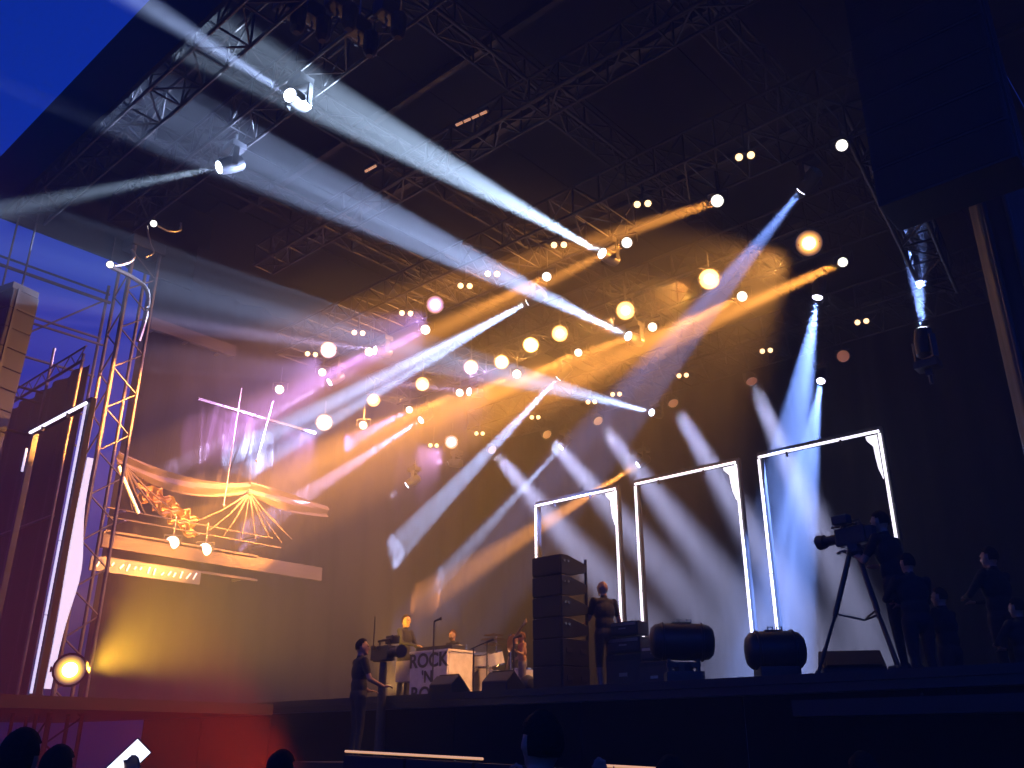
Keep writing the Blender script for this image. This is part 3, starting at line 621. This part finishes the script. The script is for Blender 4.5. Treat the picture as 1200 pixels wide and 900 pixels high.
def finish_people():     # grow all the bodies in one go
    dg = bpy.context.evaluated_depsgraph_get(); dg.update()
    for tmp, t, caps, mats in QUEUE:
        me2 = bpy.data.meshes.new_from_object(tmp.evaluated_get(dg)); me2.name = 'body'; me2.materials.clear()
        for m in mats: me2.materials.append(m)
        ix = {'skin': 0, 'top': 1, 'legs': 2, 'shoe': 3}
        n_ = len(me2.polygons); cc = np.empty(n_*3, dtype=np.float32); me2.polygons.foreach_get('center', cc); cc = cc.reshape(-1, 3)
        best = np.full(n_, 9.0); bi = np.zeros(n_, dtype=np.int32)
        for a, b, r, tg in caps:
            A = np.array(a); AB = np.array(b-a); L2 = float(AB @ AB)
            u = np.zeros(n_) if L2 < 1e-9 else np.clip((cc-A) @ AB / L2, 0, 1)
            dd = np.linalg.norm(cc - A - u[:, None]*AB, axis=1) - r
            k = dd < best; best[k] = dd[k]; bi[k] = ix[tg]
        me2.polygons.foreach_set('material_index', bi); me2.polygons.foreach_set('use_smooth', np.ones(n_, dtype=bool))
        ob('body', me2, t)
    for tmp, *_ in QUEUE: bpy.data.objects.remove(tmp)
# ================================================================== ON THE DECK
SPK = mat('speaker_paint', (0.012, 0.012, 0.013), 0.5); GRL = mat('speaker_grille', (0.02, 0.02, 0.02), 0.6)
# side fill stack: two sub cabinets with four wedge shaped array cabinets on top
SX, SY = -9.50, 11.4
def subcab(z, lab):
    t = thing('speaker_cabinet', lab, 'speaker', (SX, SY, z))
    part('shell', lambda b: box(b, (0, 0.34, 0.21), (0.62, 0.68, 0.415), bev=0.015), SPK, t); part('grille', lambda b: box(b, (0, -0.012, 0.21), (0.56, 0.02, 0.36)), GRL, t)
    for y in (0.16, 0.52): part('handle', lambda b: box(b, (0.315, y, 0.24), (0.015, 0.14, 0.07), bev=0.005), CASE(), t)
subcab(DECK, 'bottom bass cabinet of the black speaker stack beside the amplifiers'); subcab(DECK+0.42, 'upper bass cabinet of the black speaker stack beside the amplifiers')
wn = ['lowest', 'second lowest', 'second highest', 'topmost']
for k in range(4):
    z = DECK + 0.842 + k*0.335; q = Matrix.Rotation(R(-2.0*k), 3, 'X')
    t = thing('array_cabinet', wn[k] + ' wedge shaped array cabinet on the black speaker stack', 'speaker', (SX, SY, z))
    def sh(b):
        pr = [(0, 0.0), (0, 0.325), (0.18, 0.32), (0.60, 0.25), (0.68, 0.22), (0.68, 0.10), (0.60, 0.07), (0.18, 0.005)]
        v = [[b.verts.new((s*0.31, y, zz)) for y, zz in pr] for s in (-1, 1)]
        b.faces.new(v[0]); b.faces.new(v[1][::-1])
        for i in range(8): b.faces.new((v[0][i], v[0][(i+1) % 8], v[1][(i+1) % 8], v[1][i]))
        bmesh.ops.bevel(b, geom=b.edges[:], offset=0.012, segments=1, affect='EDGES')
    part('shell', sh, SPK, t); part('grille', lambda b: box(b, (0, -0.012, 0.163), (0.58, 0.02, 0.28)), GRL, t)
    part('rear_frame', lambda b: box(b, (0.27, 0.70, 0.16), (0.04, 0.03, 0.335)), CASE(), t); part('rear_frame', lambda b: box(b, (-0.27, 0.70, 0.16), (0.04, 0.03, 0.335)), CASE(), t)
    for y in (0.07, 0.16): part('rigging_pin', lambda b: cyl(b, (0.305, y, 0.22), (0.332, y, 0.22), 0.022), mat('steel_pin', (0.6, 0.6, 0.6), 0.25, 1.0), t)
    part('front_pin', lambda b: ball(b, (-0.32, 0.02, 0.3), 0.014), mat('steel_pin', (0.6, 0.6, 0.6), 0.25, 1.0), t)

# man in black T-shirt behind the stack
mp = at_y(707, 690, 12.4)
person('person in black T-shirt and shorts standing right behind the speaker stack', (mp.x, 12.4, DECK), R(72), 1.86, shorts=True, hair=None, head=(R(12), 0),
       arms={'l': ((-0.24, 0.10, 1.16), (-0.13, 0.34, 1.12), (0, 1, 0)), 'r': ((0.27, -0.02, 1.14), (0.27, 0.03, 0.88), None)}, build=1.08)

# guitar amplifiers
def amp(label, x, y, z, w, h, d, head=False, kind='amplifier_cabinet'):
    t = thing(kind, label, 'amplifier', (x, y, z))
    part('shell', lambda b: box(b, (0, d/2, h/2), (w, d, h), bev=0.02), mat('tolex', (0.03, 0.028, 0.026), 0.6, bump=0.3, scale=90), t)
    part('grille_cloth', lambda b: box(b, (0, -0.008, h*(0.42 if head else 0.46)), (w*0.9, 0.016, h*(0.5 if head else 0.78))), mat('grille_cloth', (0.10, 0.085, 0.07), 0.9, bump=0.3, scale=120), t)
    if head: part('control_panel', lambda b: box(b, (0, -0.01, h*0.82), (w*0.86, 0.02, h*0.2)), mat('panel_metal', (0.5, 0.45, 0.35), 0.3, 0.8), t)
    part('handle', lambda b: box(b, (0, d/2, h+0.012), (0.2, 0.03, 0.024), bev=0.008), CASE(), t)
    part('badge', lambda b: box(b, (0, -0.02, h*0.5), (w*0.22, 0.008, h*0.09)), mat('badge', (0.7, 0.65, 0.5), 0.3, 0.6), t)
AX = -8.75
amp('tall lower speaker cabinet of the guitar amplifier stack', AX, 12.4, DECK, 0.70, 0.62, 0.38)
amp('amplifier head lying on the tall cabinet, with another head on it', AX, 12.42, DECK+0.65, 0.66, 0.24, 0.3, True, 'guitar_amplifier')
amp('topmost amplifier head of the guitar amplifier stack', AX, 12.42, DECK+0.92, 0.60, 0.22, 0.3, True, 'guitar_amplifier')
amp('lower guitar cabinet right of the amplifier stack', AX+0.72, 12.2, DECK, 0.60, 0.46, 0.36)
amp('small amplifier head on the lower cabinet right of the stack', AX+0.72, 12.22, DECK+0.485, 0.5, 0.2, 0.26, True, 'guitar_amplifier')

# big deck searchlights seen from behind
def searchlight(label, px, Y, w, tilt, rz, zc):
    c = at_y(px, 780, Y); t = thing('searchlight', label, 'stage light', (c.x, Y, DECK), rz, 'searchlights on the deck')
    part('base', lambda b: box(b, (0, 0, 0.08), (0.5, 0.42, 0.16), bev=0.03), CASE(), t); 
    yk = part('yoke', lambda b: ([box(b, (s*0.19, 0, zc*0.55), (0.05, 0.16, zc*0.75), bev=0.02) for s in (-1, 1)], cyl(b, (0, 0, 0.15), (0, 0, 0.26), 0.13), box(b, (0, 0, 0.25), (0.44, 0.16, 0.06)))[0], CASE(), t)
    h = part('drum', lambda b: lathe(b, [(0.08, -w/2), (0.17, -w/2+0.02), (0.22, -w/2+0.07), (0.24, -w/2+0.15), (0.245, 0), (0.24, w/2-0.15), (0.22, w/2-0.07), (0.17, w/2-0.02), (0.08, w/2)], 20), CASE(), t, (0, 0, zc), Quaternion((0, 1, 0), math.pi/2 + tilt), True)
    for s in (-1, 1): part('end_ring', lambda b: lathe(b, [(0.235, s*w*0.30-0.02), (0.256, s*w*0.30-0.012), (0.256, s*w*0.30+0.012), (0.235, s*w*0.30+0.02)], 20), CASE(), h, smooth=True)
    part('rear_vent', lambda b: [box(b, (-0.247, 0.03*q, 0), (0.01, 0.012, w*0.3)) for q in (-2, -1, 0, 1, 2)][0], BLACK(), h)
    for q in (-0.08, 0.08): part('top_handle', lambda b: tube(b, [(-0.24, 0, q*w), (-0.29, 0, q*w), (-0.29, 0, q*w+0.06), (-0.24, 0, q*w+0.06)], 0.012), ALU(), h)
    return t
searchlight('large black drum searchlight on the deck before the middle portal', 801, 10.8, 0.86, 0.03, R(38), 0.55)
searchlight('smaller black drum searchlight on the deck before the largest portal', 910, 10.9, 0.74, -0.02, R(40), 0.36)
c = at_y(998, 780, 10.8); t = thing('floor_monitor', 'low black wedge lying on the deck under the camera tripod', 'monitor', (c.x, 10.8, DECK), R(30))
def wedge(b, w=0.7, d=0.5, h=0.3):
    v = [[b.verts.new((s*w/2, y, z)) for y, z in ((-d/2, 0), (d/2, 0), (d/2, h*0.5), (d*0.1, h), (-d/2, h*0.25))] for s in (-1, 1)]
    b.faces.new(v[0]); b.faces.new(v[1][::-1])
    for i in range(5): b.faces.new((v[0][i], v[0][(i+1) % 5], v[1][(i+1) % 5], v[1][i]))
    bmesh.ops.bevel(b, geom=b.edges[:], offset=0.012, segments=1, affect='EDGES')
part('shell', wedge, SPK, t); part('grille', lambda b: box(b, (0, -0.11, 0.20), (0.6, 0.30, 0.012), Matrix.Rotation(0.62, 3, 'X')), GRL, t)

# stage camera on tripod with operator
def tv_camera(label, p, rz, sc=1.0):
    t = thing('video_camera', label, 'camera', p, rz); t.scale = (sc,)*3     # local +Y = lens
    part('body', lambda b: box(b, (0, 0, 0), (0.14, 0.42, 0.22), bev=0.02), CASE(), t)
    ln = part('lens_barrel', lambda b: (cyl(b, (0, 0.2, 0), (0, 0.42, 0), 0.07, 0.06, 14), cyl(b, (0, 0.40, 0), (0, 0.50, 0), 0.085, 0.095, 14)), CASE(), t)
    part('front_glass', lambda b: cyl(b, (0, 0.498, 0), (0, 0.504, 0), 0.08, 0.08, 14), mat('lens_glass', (0.02, 0.02, 0.04), 0.05), ln)
    part('viewfinder', lambda b: (box(b, (-0.1, 0.06, 0.2), (0.12, 0.22, 0.12), bev=0.02), box(b, (-0.05, 0.06, 0.12), (0.03, 0.04, 0.1))), CASE(), t)
    part('carry_handle', lambda b: tube(b, [(0, -0.14, 0.11), (0, -0.12, 0.19), (0, 0.12, 0.19), (0, 0.15, 0.11)], 0.017), CASE(), t)
    part('battery', lambda b: box(b, (0, -0.26, 0.0), (0.11, 0.1, 0.17), bev=0.015), CASE(), t)
    part('microphone', lambda b: cyl(b, (0.09, -0.02, 0.17), (0.09, 0.34, 0.18), 0.018), CASE(), t)
    return t
tp = at_y(1008, 622, 10.55); cz = tp.z - 0.05
CD = R(78)
tv_camera('broadcast camera on a tripod at the right, pointing left at the stage', (tp.x-0.10, 10.55, cz), CD, 0.95)
t = thing('tripod', 'tall tripod carrying the broadcast camera at the right', 'tripod', (tp.x-0.10, 10.55, DECK))
hh = cz - DECK - 0.16
part('fluid_head', lambda b: (box(b, (0, 0, hh+0.05), (0.13, 0.13, 0.14), bev=0.02), lathe(b, [(0.08, hh-0.08), (0.1, hh-0.04), (0.09, hh)], 12)), CASE(), t)
part('pan_bar', lambda b: cyl(b, (0.03, 0, hh+0.04), (0.52, 0.10, hh-0.22), 0.014), CASE(), t)
for k in range(3):
    a = R(200 + 120*k); f_ = Vector((0.58*math.cos(a), 0.58*math.sin(a), 0.02))
    lg = part('leg', lambda b: (cyl(b, (0.06*math.cos(a), 0.06*math.sin(a), hh-0.05), f_*0.55 + Vector((0, 0, hh*0.45)), 0.032, 0.03), cyl(b, f_*0.5 + Vector((0, 0, hh*0.5)), f_, 0.02)), CASE(), t)
    part('foot', lambda b: ball(b, f_, 0.035), CASE(), lg)
part('spreader', lambda b: [cyl(b, (0, 0, hh*0.42), (0.3*math.cos(R(200+120*k)), 0.3*math.sin(R(200+120*k)), hh*0.48), 0.012) for k in range(3)][0], CASE(), t)
op = at_y(1040, 610, 10.65)
person('camera operator in black with cap bent to the camera viewfinder at right', (op.x+0.0, 10.62, DECK), R(80), 1.84, sleeve='short', lean=0.10, head=(0, -0.12),
       arms={'l': ((-0.22, 0.22, 1.20), (-0.10, 0.46, 1.36), (0, 1, 0.1)), 'r': ((0.27, 0.10, 1.14), (0.20, 0.36, 1.20), (0, 1, 0))}, build=1.12)
q = at_f(1090, 795, 10.2)
rp = thing('side_platform', 'black side platform at the lower right with crew standing on it', 'platform', (q.x+0.7, q.y+0.2, 0)); RZ = 2.2
part('deck', lambda b: box(b, (0, 0, RZ-0.08), (3.6, 2.6, 0.16)), BLACK(), rp); part('skirt', lambda b: box(b, (0, -1.28, RZ/2-0.1), (3.56, 0.04, RZ-0.2)), DRAPE(), rp); part('skirt', lambda b: box(b, (-1.77, 0, RZ/2-0.1), (0.04, 2.5, RZ-0.2)), DRAPE(), rp)
for (px, py, f_, rz, lab, hr) in [(1062, 648, 9.8, 55, 'broad crew member in black with back turned behind the camera operator', (0.03, 0.02, 0.02)),
                                 (1100, 688, 10.4, 80, 'crew member in the dark, face turned to the stage, right of the operator', (0.05, 0.03, 0.02)),
                                 (1158, 640, 10.6, 72, 'taller crew member in the dark near the right tower', (0.03, 0.02, 0.02)),
                                 (1190, 700, 10.0, 65, 'crew member at the right edge of the picture in black', (0.04, 0.03, 0.02))]:
    q = at_f(px, py, f_); h_ = max(1.5, min(1.9, q.z - RZ)); person(lab, (q.x, q.y, RZ if h_ == q.z-RZ else q.z-h_), R(rz), h_, hair=hr, sleeve='long', voxel=0.016, build=1.2, arms={'l': ((-0.30, 0.16, 1.20), (-0.10, 0.34, 1.22), (0.5, 0.6, 0)), 'r': ((0.30, 0.14, 1.18), (0.08, 0.32, 1.16), (-0.5, 0.5, 0))})

# ---- keyboard riser with lettering
KX, KY = -13.22, 12.3
LAVW = mat('painted_panel', (0.62, 0.58, 0.66), 0.55, scale=8)
t = thing('keyboard_stand', 'pale keyboard cabinet lettered ROCK N ROLL at stage left centre', 'keyboard', (KX, KY, DECK))
part('front_panel', lambda b: box(b, (0, 0, 0.46), (1.04, 0.04, 0.92), bev=0.008), LAVW, t)
for s in (-1, 1): part('side_panel', lambda b: box(b, (s*0.50, 0.36, 0.46), (0.04, 0.66, 0.92), bev=0.008), LAVW, t)
part('top_panel', lambda b: box(b, (0, 0.34, 0.945), (1.10, 0.74, 0.04), bev=0.01), LAVW, t)
kb = part('keyboard', lambda b: box(b, (-0.02, 0.30, 1.01), (1.02, 0.34, 0.09), bev=0.012), CASE(), t)
part('keys', lambda b: box(b, (-0.02, 0.36, 1.06), (0.94, 0.16, 0.015)), mat('ivory', (0.7, 0.68, 0.6), 0.3), kb)
part('side_wing', lambda b: box(b, (-0.80, 0.3, 0.62), (0.46, 0.5, 0.4), bev=0.02), mat('wing_panel', (0.4, 0.34, 0.32), 0.6), t)
def letters(body, x, z, size, parent, y):
    cu = bpy.data.curves.new('lettering', 'FONT'); cu.body = body; cu.size = size; cu.align_x = 'CENTER'; cu.extrude = 0.004; cu.offset = size*0.022
    tm = bpy.data.objects.new('tmp', cu); COL.objects.link(tm); dg = bpy.context.evaluated_depsgraph_get(); dg.update()
    me = bpy.data.meshes.new_from_object(tm.evaluated_get(dg)); bpy.data.objects.remove(tm); me.materials.clear(); me.materials.append(mat('letter_paint', (0.015, 0.015, 0.03), 0.6))
    o = ob('lettering', me, parent, (x, y, z)); o.rotation_euler = (math.pi/2, 0, 0); o.scale = (1.08, 1, 1); return o
letters('ROCK', 0.0, 0.66, 0.36, t, -0.027); letters("'N", -0.02, 0.38, 0.30, t, -0.027); letters('ROLL', 0.0, 0.05, 0.36, t, -0.027)
q = at_y(467, 724, 12.55)
person('keyboard player in dark jacket standing at left, face lit orange, hand on the keys', (q.x, 12.75, DECK), R(-78), 1.80, sleeve='long', head=(R(-4), -0.1), top=(0.03, 0.03, 0.035),
       arms={'l': ((-0.26, 0.10, 1.16), (-0.16, 0.38, 1.10), (0, 1, -0.1)), 'r': ((0.26, 0.12, 1.18), (0.18, 0.42, 1.12), (0, 1, -0.1))}, hair=(0.05, 0.03, 0.02))
q = at_y(531, 742, 13.5)
person('player in black T-shirt seated behind the lettered keyboard cabinet', (q.x, 13.5, DECK), R(178), 1.50, head=(0, -0.1), beard=True, hair=(0.10, 0.05, 0.03))

# ---- mic stands, monitors, drums
def micstand(px, py, Y, label, boom=0.0):
    q = at_y(px, py, Y); h = q.z - DECK; t = thing('microphone_stand', label, 'mic stand', (q.x, Y, DECK), group='microphone stands')
    part('base', lambda b: lathe(b, [(0.14, 0), (0.14, 0.015), (0.03, 0.03)], 16), CASE(), t); part('pole', lambda b: cyl(b, (0, 0, 0.02), (0, 0, h), 0.014), CASE(), t)
    e = Vector((boom, 0, h + 0.06*(boom != 0))); 
    if boom: part('boom', lambda b: cyl(b, (-boom*0.3, 0, h-0.04), e, 0.010), CASE(), t)
    part('microphone', lambda b: (cyl(b, e, e + Vector((0.12 if boom >= 0 else -0.12, 0.02, 0.03)), 0.016, 0.022), ball(b, e + Vector((0.14 if boom >= 0 else -0.14, 0.02, 0.035)), 0.032)), CASE(), t)
micstand(509, 728, 11.2, 'tall straight microphone stand before the lettered keyboard')
micstand(555, 758, 11.4, 'boom microphone stand right of the lettered keyboard', 0.3)
micstand(571, 752, 12.0, 'microphone stand beside the drum kit', 0.0)
micstand(602, 748, 12.0, 'thin microphone stand just left of the speaker stack')
for px, Y, lab in ((527, 10.5, 'black floor monitor before the lettered keyboard'), (590, 10.5, 'black floor monitor before the drum kit')):
    q = at_y(px, 800, Y); t = thing('floor_monitor', lab, 'monitor', (q.x, Y, DECK), R(180)); part('shell', lambda b: wedge(b, 0.52, 0.42, 0.30), SPK, t)
    part('grille', lambda b: box(b, (0, -0.08, 0.22), (0.44, 0.26, 0.012), Matrix.Rotation(0.75, 3, 'X')), GRL, t)
q = at_y(578, 790, 13.4); dk = thing('drum_kit', 'drum kit with pale shells and cymbals behind the monitors', 'drum kit', (q.x, 13.4, DECK))
SHELL = mat('drum_shell', (0.66, 0.62, 0.64), 0.3); CYM = mat('cymbal_bronze', (0.6, 0.38, 0.14), 0.25, 1.0)
def drum(nm, c, r, h, axis):
    d = part(nm, lambda b: cyl(b, Vector(c)-Vector(axis)*h/2, Vector(c)+Vector(axis)*h/2, r, n=24), SHELL, dk, smooth=True)
    for s in (-1, 1): part('hoop', lambda b: cyl(b, Vector(c)+Vector(axis)*(s*h/2-0.012), Vector(c)+Vector(axis)*(s*h/2+0.012), r*1.04, n=24), mat('chrome', (0.7, 0.7, 0.7), 0.15, 1.0), d)
drum('bass_drum', (0, -0.1, 0.33), 0.30, 0.42, (0, 1, 0)); drum('tom', (-0.2, -0.15, 0.82), 0.15, 0.22, (0.1, -0.25, 0.96)); drum('tom', (0.2, -0.15, 0.82), 0.16, 0.24, (-0.1, -0.25, 0.96))
drum('floor_tom', (0.62, 0.15, 0.42), 0.21, 0.4, (0, 0, 1)); drum('snare', (-0.45, 0.2, 0.62), 0.18, 0.14, (0, 0, 1))
for x, y, z, r in ((-0.75, 0.0, 1.12, 0.22), (0.55, -0.1, 1.22, 0.25), (-0.2, 0.3, 1.3, 0.2)):
    s_ = part('cymbal_stand', lambda b: (cyl(b, (x, y, 0), (x, y, z+0.04), 0.012), [cyl(b, (x, y, 0.25), (x+0.22*math.cos(a), y+0.22*math.sin(a), 0.0), 0.01) for a in (0, 2.1, 4.2)]), mat('chrome', (0.7, 0.7, 0.7), 0.15, 1.0), dk)
    part('cymbal', lambda b: lathe(b, [(r, z-0.012), (r*0.6, z+0.004), (0.04, z+0.016), (0.02, z+0.03)], 24), CYM, s_, smooth=True)
dp = Vector((q.x+0.1, 13.95, DECK)); person('drummer in dark clothes behind the pale drum kit', dp, R(180), 1.36, voxel=0.014)
g_ = at_y(612, 742, 12.7); person('guitarist in patterned shirt half hidden behind the speaker stack', (g_.x, 12.7, DECK), R(150), min(1.78, g_.z - DECK + 0.02), top=(0.45, 0.25, 0.16), legs=(0.2, 0.18, 0.2), hair=(0.2, 0.1, 0.05),
       arms={'l': ((-0.28, 0.10, 1.16), (-0.42, 0.32, 1.22), (-0.3, 0.6, 0.5)), 'r': ((0.27, 0.02, 1.14), (0.08, 0.24, 1.02), (-1, 0.2, -0.2))})
gt = thing('electric_guitar', 'electric guitar held by the half hidden guitarist', 'guitar', Vector((g_.x, 12.7, DECK)) + Matrix.Rotation(R(150), 3, 'Z') @ Vector((0.05, 0.2, 0.98)), R(150))
part('body', lambda b: (ball(b, (0.08, 0, 0), 1, (0.17, 0.022, 0.15)), ball(b, (-0.10, 0, 0.04), 1, (0.13, 0.022, 0.12))), mat('guitar_sunburst', (0.45, 0.14, 0.03), 0.2), gt, smooth=True)
part('neck', lambda b: cyl(b, (-0.1, 0, 0.05), (-0.74, 0, 0.26), 0.022, 0.018), mat('maple', (0.5, 0.32, 0.16), 0.4), gt); part('headstock', lambda b: box(b, (-0.80, 0, 0.28), (0.16, 0.02, 0.07), Matrix.Rotation(0.32, 3, 'Y')), mat('maple', (0.5, 0.32, 0.16), 0.4), gt)

# ================================================================== THE PIT
pp = at_f(424, 748, 14.3)
pf = thing('camera_platform', 'low black platform in the pit under the person left of the keyboard', 'platform', (pp.x, pp.y, 0)); PZ = pp.z - 1.76
part('deck', lambda b: box(b, (0, 0.2, PZ-0.05), (1.6, 1.4, 0.1)), BLACK(), pf)
for sx in (-1, 1):
    for sy in (-1, 1): part('leg', lambda b: cyl(b, (sx*0.74, 0.2+sy*0.64, 0), (sx*0.74, 0.2+sy*0.64, PZ-0.1), 0.03), ALU(), pf)
person('person in black T-shirt on the pit platform left of the lettered keyboard, arms forward', (pp.x, pp.y, PZ), R(-20), 1.76, sleeve='short', head=(R(-20), 0.0), hair=(0.02, 0.015, 0.015),
       arms={'l': ((-0.28, 0.05, 1.14), (-0.26, 0.26, 1.02), (0, 1, 0)), 'r': ((0.30, 0.06, 1.16), (0.26, 0.30, 1.06), (0, 1, 0.1))}, build=1.1)
cp = at_f(450, 766, 15.2)
tv_camera('black television camera with antenna in front of the keyboard player', cp, R(-100), 1.1)
t = thing('camera_pedestal', 'pedestal under the television camera at the front of the stage', 'pedestal', (cp.x, cp.y, DECK if cp.y > 10 else 0)); hz = cp.z - (DECK if cp.y > 10 else 0) - 0.13
part('column', lambda b: lathe(b, [(0.11, 0.12), (0.09, hz*0.5), (0.06, hz)], 12), CASE(), t); part('base', lambda b: lathe(b, [(0.36, 0), (0.36, 0.1), (0.12, 0.14)], 12), CASE(), t)
t = thing('radio_antenna', 'thin upright antenna on the television camera', 'antenna', at_f(438, 752, 15.2)); part('rod', lambda b: cyl(b, (0, 0, -0.1), (0, 0, 0.40), 0.010), CASE(), t); part('mount', lambda b: box(b, (0, 0, -0.1), (0.06, 0.06, 0.06)), CASE(), t)

# pit barrier with a rail highlight painted as a glowing strip along its top
ra = at_f(405, 876, 8.4); rb = at_f(860, 900, 6.4); bd = rb-ra
pb_ = thing('pit_barrier', 'dark crowd barrier in the pit with a warm glint painted along its top edge', 'barrier', (ra.x, ra.y, 0))
def B(u, z): p = bd*u; return Vector((p.x, p.y, ra.z + p.z + z))
for k in range(5):
    u0, u1 = k/5+0.004, (k+1)/5-0.004
    def pn(b):
        side = Vector((-bd.y, bd.x, 0)).normalized()*0.03
        v = [b.verts.new(x) for x in (B(u0, -0.06)-side, B(u1, -0.06)-side, B(u1, -0.06)+side, B(u0, -0.06)+side)]
        w = [b.verts.new(Vector((x.co.x, x.co.y, 0.02))) for x in v]
        b.faces.new(v); b.faces.new(w[::-1])
        for i in range(4): b.faces.new((v[i], v[(i+1) % 4], w[(i+1) % 4], w[i]))
    part('panel', pn, BLACK(), pb_)
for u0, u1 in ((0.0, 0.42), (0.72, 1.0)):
    part('rail_glint', lambda b: tube(b, [B(u0, -0.03), B((u0+u1)/2, -0.03), B(u1, -0.03)], 0.010), glow('barrier_glint', (1.0, 0.5, 0.2), 1.1), pb_)
# crowd at the front, mostly dark
p = at_f(632, 836, 4.2)
person('dark spectator near the middle bottom raising both hands to the chin', (p.x, p.y, 0), R(25), p.z+0.02, sleeve='long', head=(R(40), 0.1), arms={'l': ((-0.36, 0.10, 1.22), (-0.24, 0.28, 1.42), (0.3, 0.4, 0.8)), 'r': ((0.36, 0.10, 1.20), (0.22, 0.28, 1.44), (-0.3, 0.4, 0.8))})
for px, py, f_, lab in ((28, 852, 4.6, 'dark spectator at the bottom left corner, head turned'), (70, 872, 5.4, 'second dark spectator at the bottom left beside the corner one'), (785, 884, 5.0, 'dark spectator low at the bottom right of centre'),
                        (1010, 880, 5.5, 'dark spectator at the bottom below the camera tripod'), (330, 878, 6.0, 'dark spectator at the bottom before the red glow')):
    p = at_f(px, py, f_); person(lab, (p.x, p.y, 0), YAW + R(random.uniform(-20, 20)), p.z, sleeve='long', voxel=0.016)
# spectator holding a phone up at the lower left
ph = at_f(150, 892, 3.6); bs = at_f(128, 1100, 2.2)
rz = face_to((bs.x, bs.y, 0), (ph.x, ph.y, 0))
hr_ = Matrix.Rotation(-YAW, 3, 'Z')
bx0 = Vector((ph.x, ph.y, 0)) - Matrix.Rotation(YAW, 3, 'Z') @ Vector((0.22, 0.30, 0))
loc_h = hr_ @ (Vector((ph.x, ph.y, ph.z)) - bx0)
SP = 1.58/1.78
w_ = Vector((loc_h.x+0.02, loc_h.y-0.02, loc_h.z-0.12))/SP
person('spectator at the lower left holding up a bright phone', (bx0.x, bx0.y, 0), YAW, 1.58, voxel=0.009, sleeve='short', top=(0.05, 0.02, 0.02),
       arms={'r': ((0.30, 0.10, 1.30), tuple(w_), (0.05, 0.1, 1)), 'l': ((-0.28, 0.05, 1.14), (-0.26, 0.22, 1.0), None)})
t = thing('phone', 'bright phone screen held up at the lower left', 'phone', ph); t.rotation_euler = (R(-12), R(42), YAW + R(18))
part('case', lambda b: box(b, (0, 0.0, 0), (0.078, 0.009, 0.155), bev=0.004), CASE(), t)
part('screen', lambda b: box(b, (0, -0.0062, 0), (0.070, 0.003, 0.142)), glow('phone_screen', (0.88, 0.90, 1.0), 3.0, True), t)
part('camera_bump', lambda b: box(b, (0.02, 0.007, 0.055), (0.03, 0.006, 0.03), bev=0.002), CASE(), t)
# added amber footlights to warm the light around the players
for px, py, Y, d, pw, lab in ((448, 800, 14.6, Vector((0.75, -0.25, 0.55)), 2.2e4, 'added amber footlight on the deck behind the keyboard player'), (618, 800, 12.0, Vector((-1.0, 0.12, 0.22)), 0.45e4, 'added amber footlight on the deck beside the speaker stack')):
    q = at_y(px, py, Y); q.z = DECK+0.2
    flood(q, d, lab, 'foot', (1.0, 0.46, 0.14), 4, pw*0.06, 75, 'added amber footlights', 0.8, False, d)
# red lamp and stand added in the pit for a red glow
q = at_f(395, 893, 9.5); q.z = 1.2
flood(q, at_f(250, 860, 9.0) - q, 'added red lamp on a stand in the pit before the wing platform', 'red', (1.0, 0.05, 0.01), 4, 2600, 70, None, 0.8, False, at_f(250, 860, 9.0) - q)
st_ = thing('added_lamp_stand', 'short stand under the added red pit lamp', 'stand', (q.x, q.y, 0)); part('pole', lambda b: cyl(b, (0, 0, 0), (0, 0, 1.08), 0.025), CASE(), st_); part('foot_plate', lambda b: lathe(b, [(0.25, 0), (0.25, 0.02), (0.04, 0.05)], 12), CASE(), st_)
finish_people()
# ================================================================== stage smoke filling the air
hm = bpy.data.materials.new('stage_smoke'); hm.use_nodes = True; n = hm.node_tree
for x in list(n.nodes):
    if x.type == 'BSDF_PRINCIPLED': n.nodes.remove(x)
pv = n.nodes.new('ShaderNodeVolumePrincipled'); pv.inputs['Color'].default_value = (0.9, 0.9, 0.9, 1)
pv.inputs['Density'].default_value = 0.0145; pv.inputs['Anisotropy'].default_value = 0.3; pv.inputs['Density Attribute'].default_value = ''
n.links.new(pv.outputs['Volume'], n.nodes['Material Output'].inputs['Volume'])
hm.cycles.volume_sampling = 'EQUIANGULAR'; hm.cycles.homogeneous_volume = True
bm = bmesh.new(); box(bm, (-10, 12, 6.5), (142, 142, 15)); 
o = ob('haze', mesh(bm, 'haze', hm)); tag(o, 'smoke hanging in the air over the stage', None, None, 'stuff')
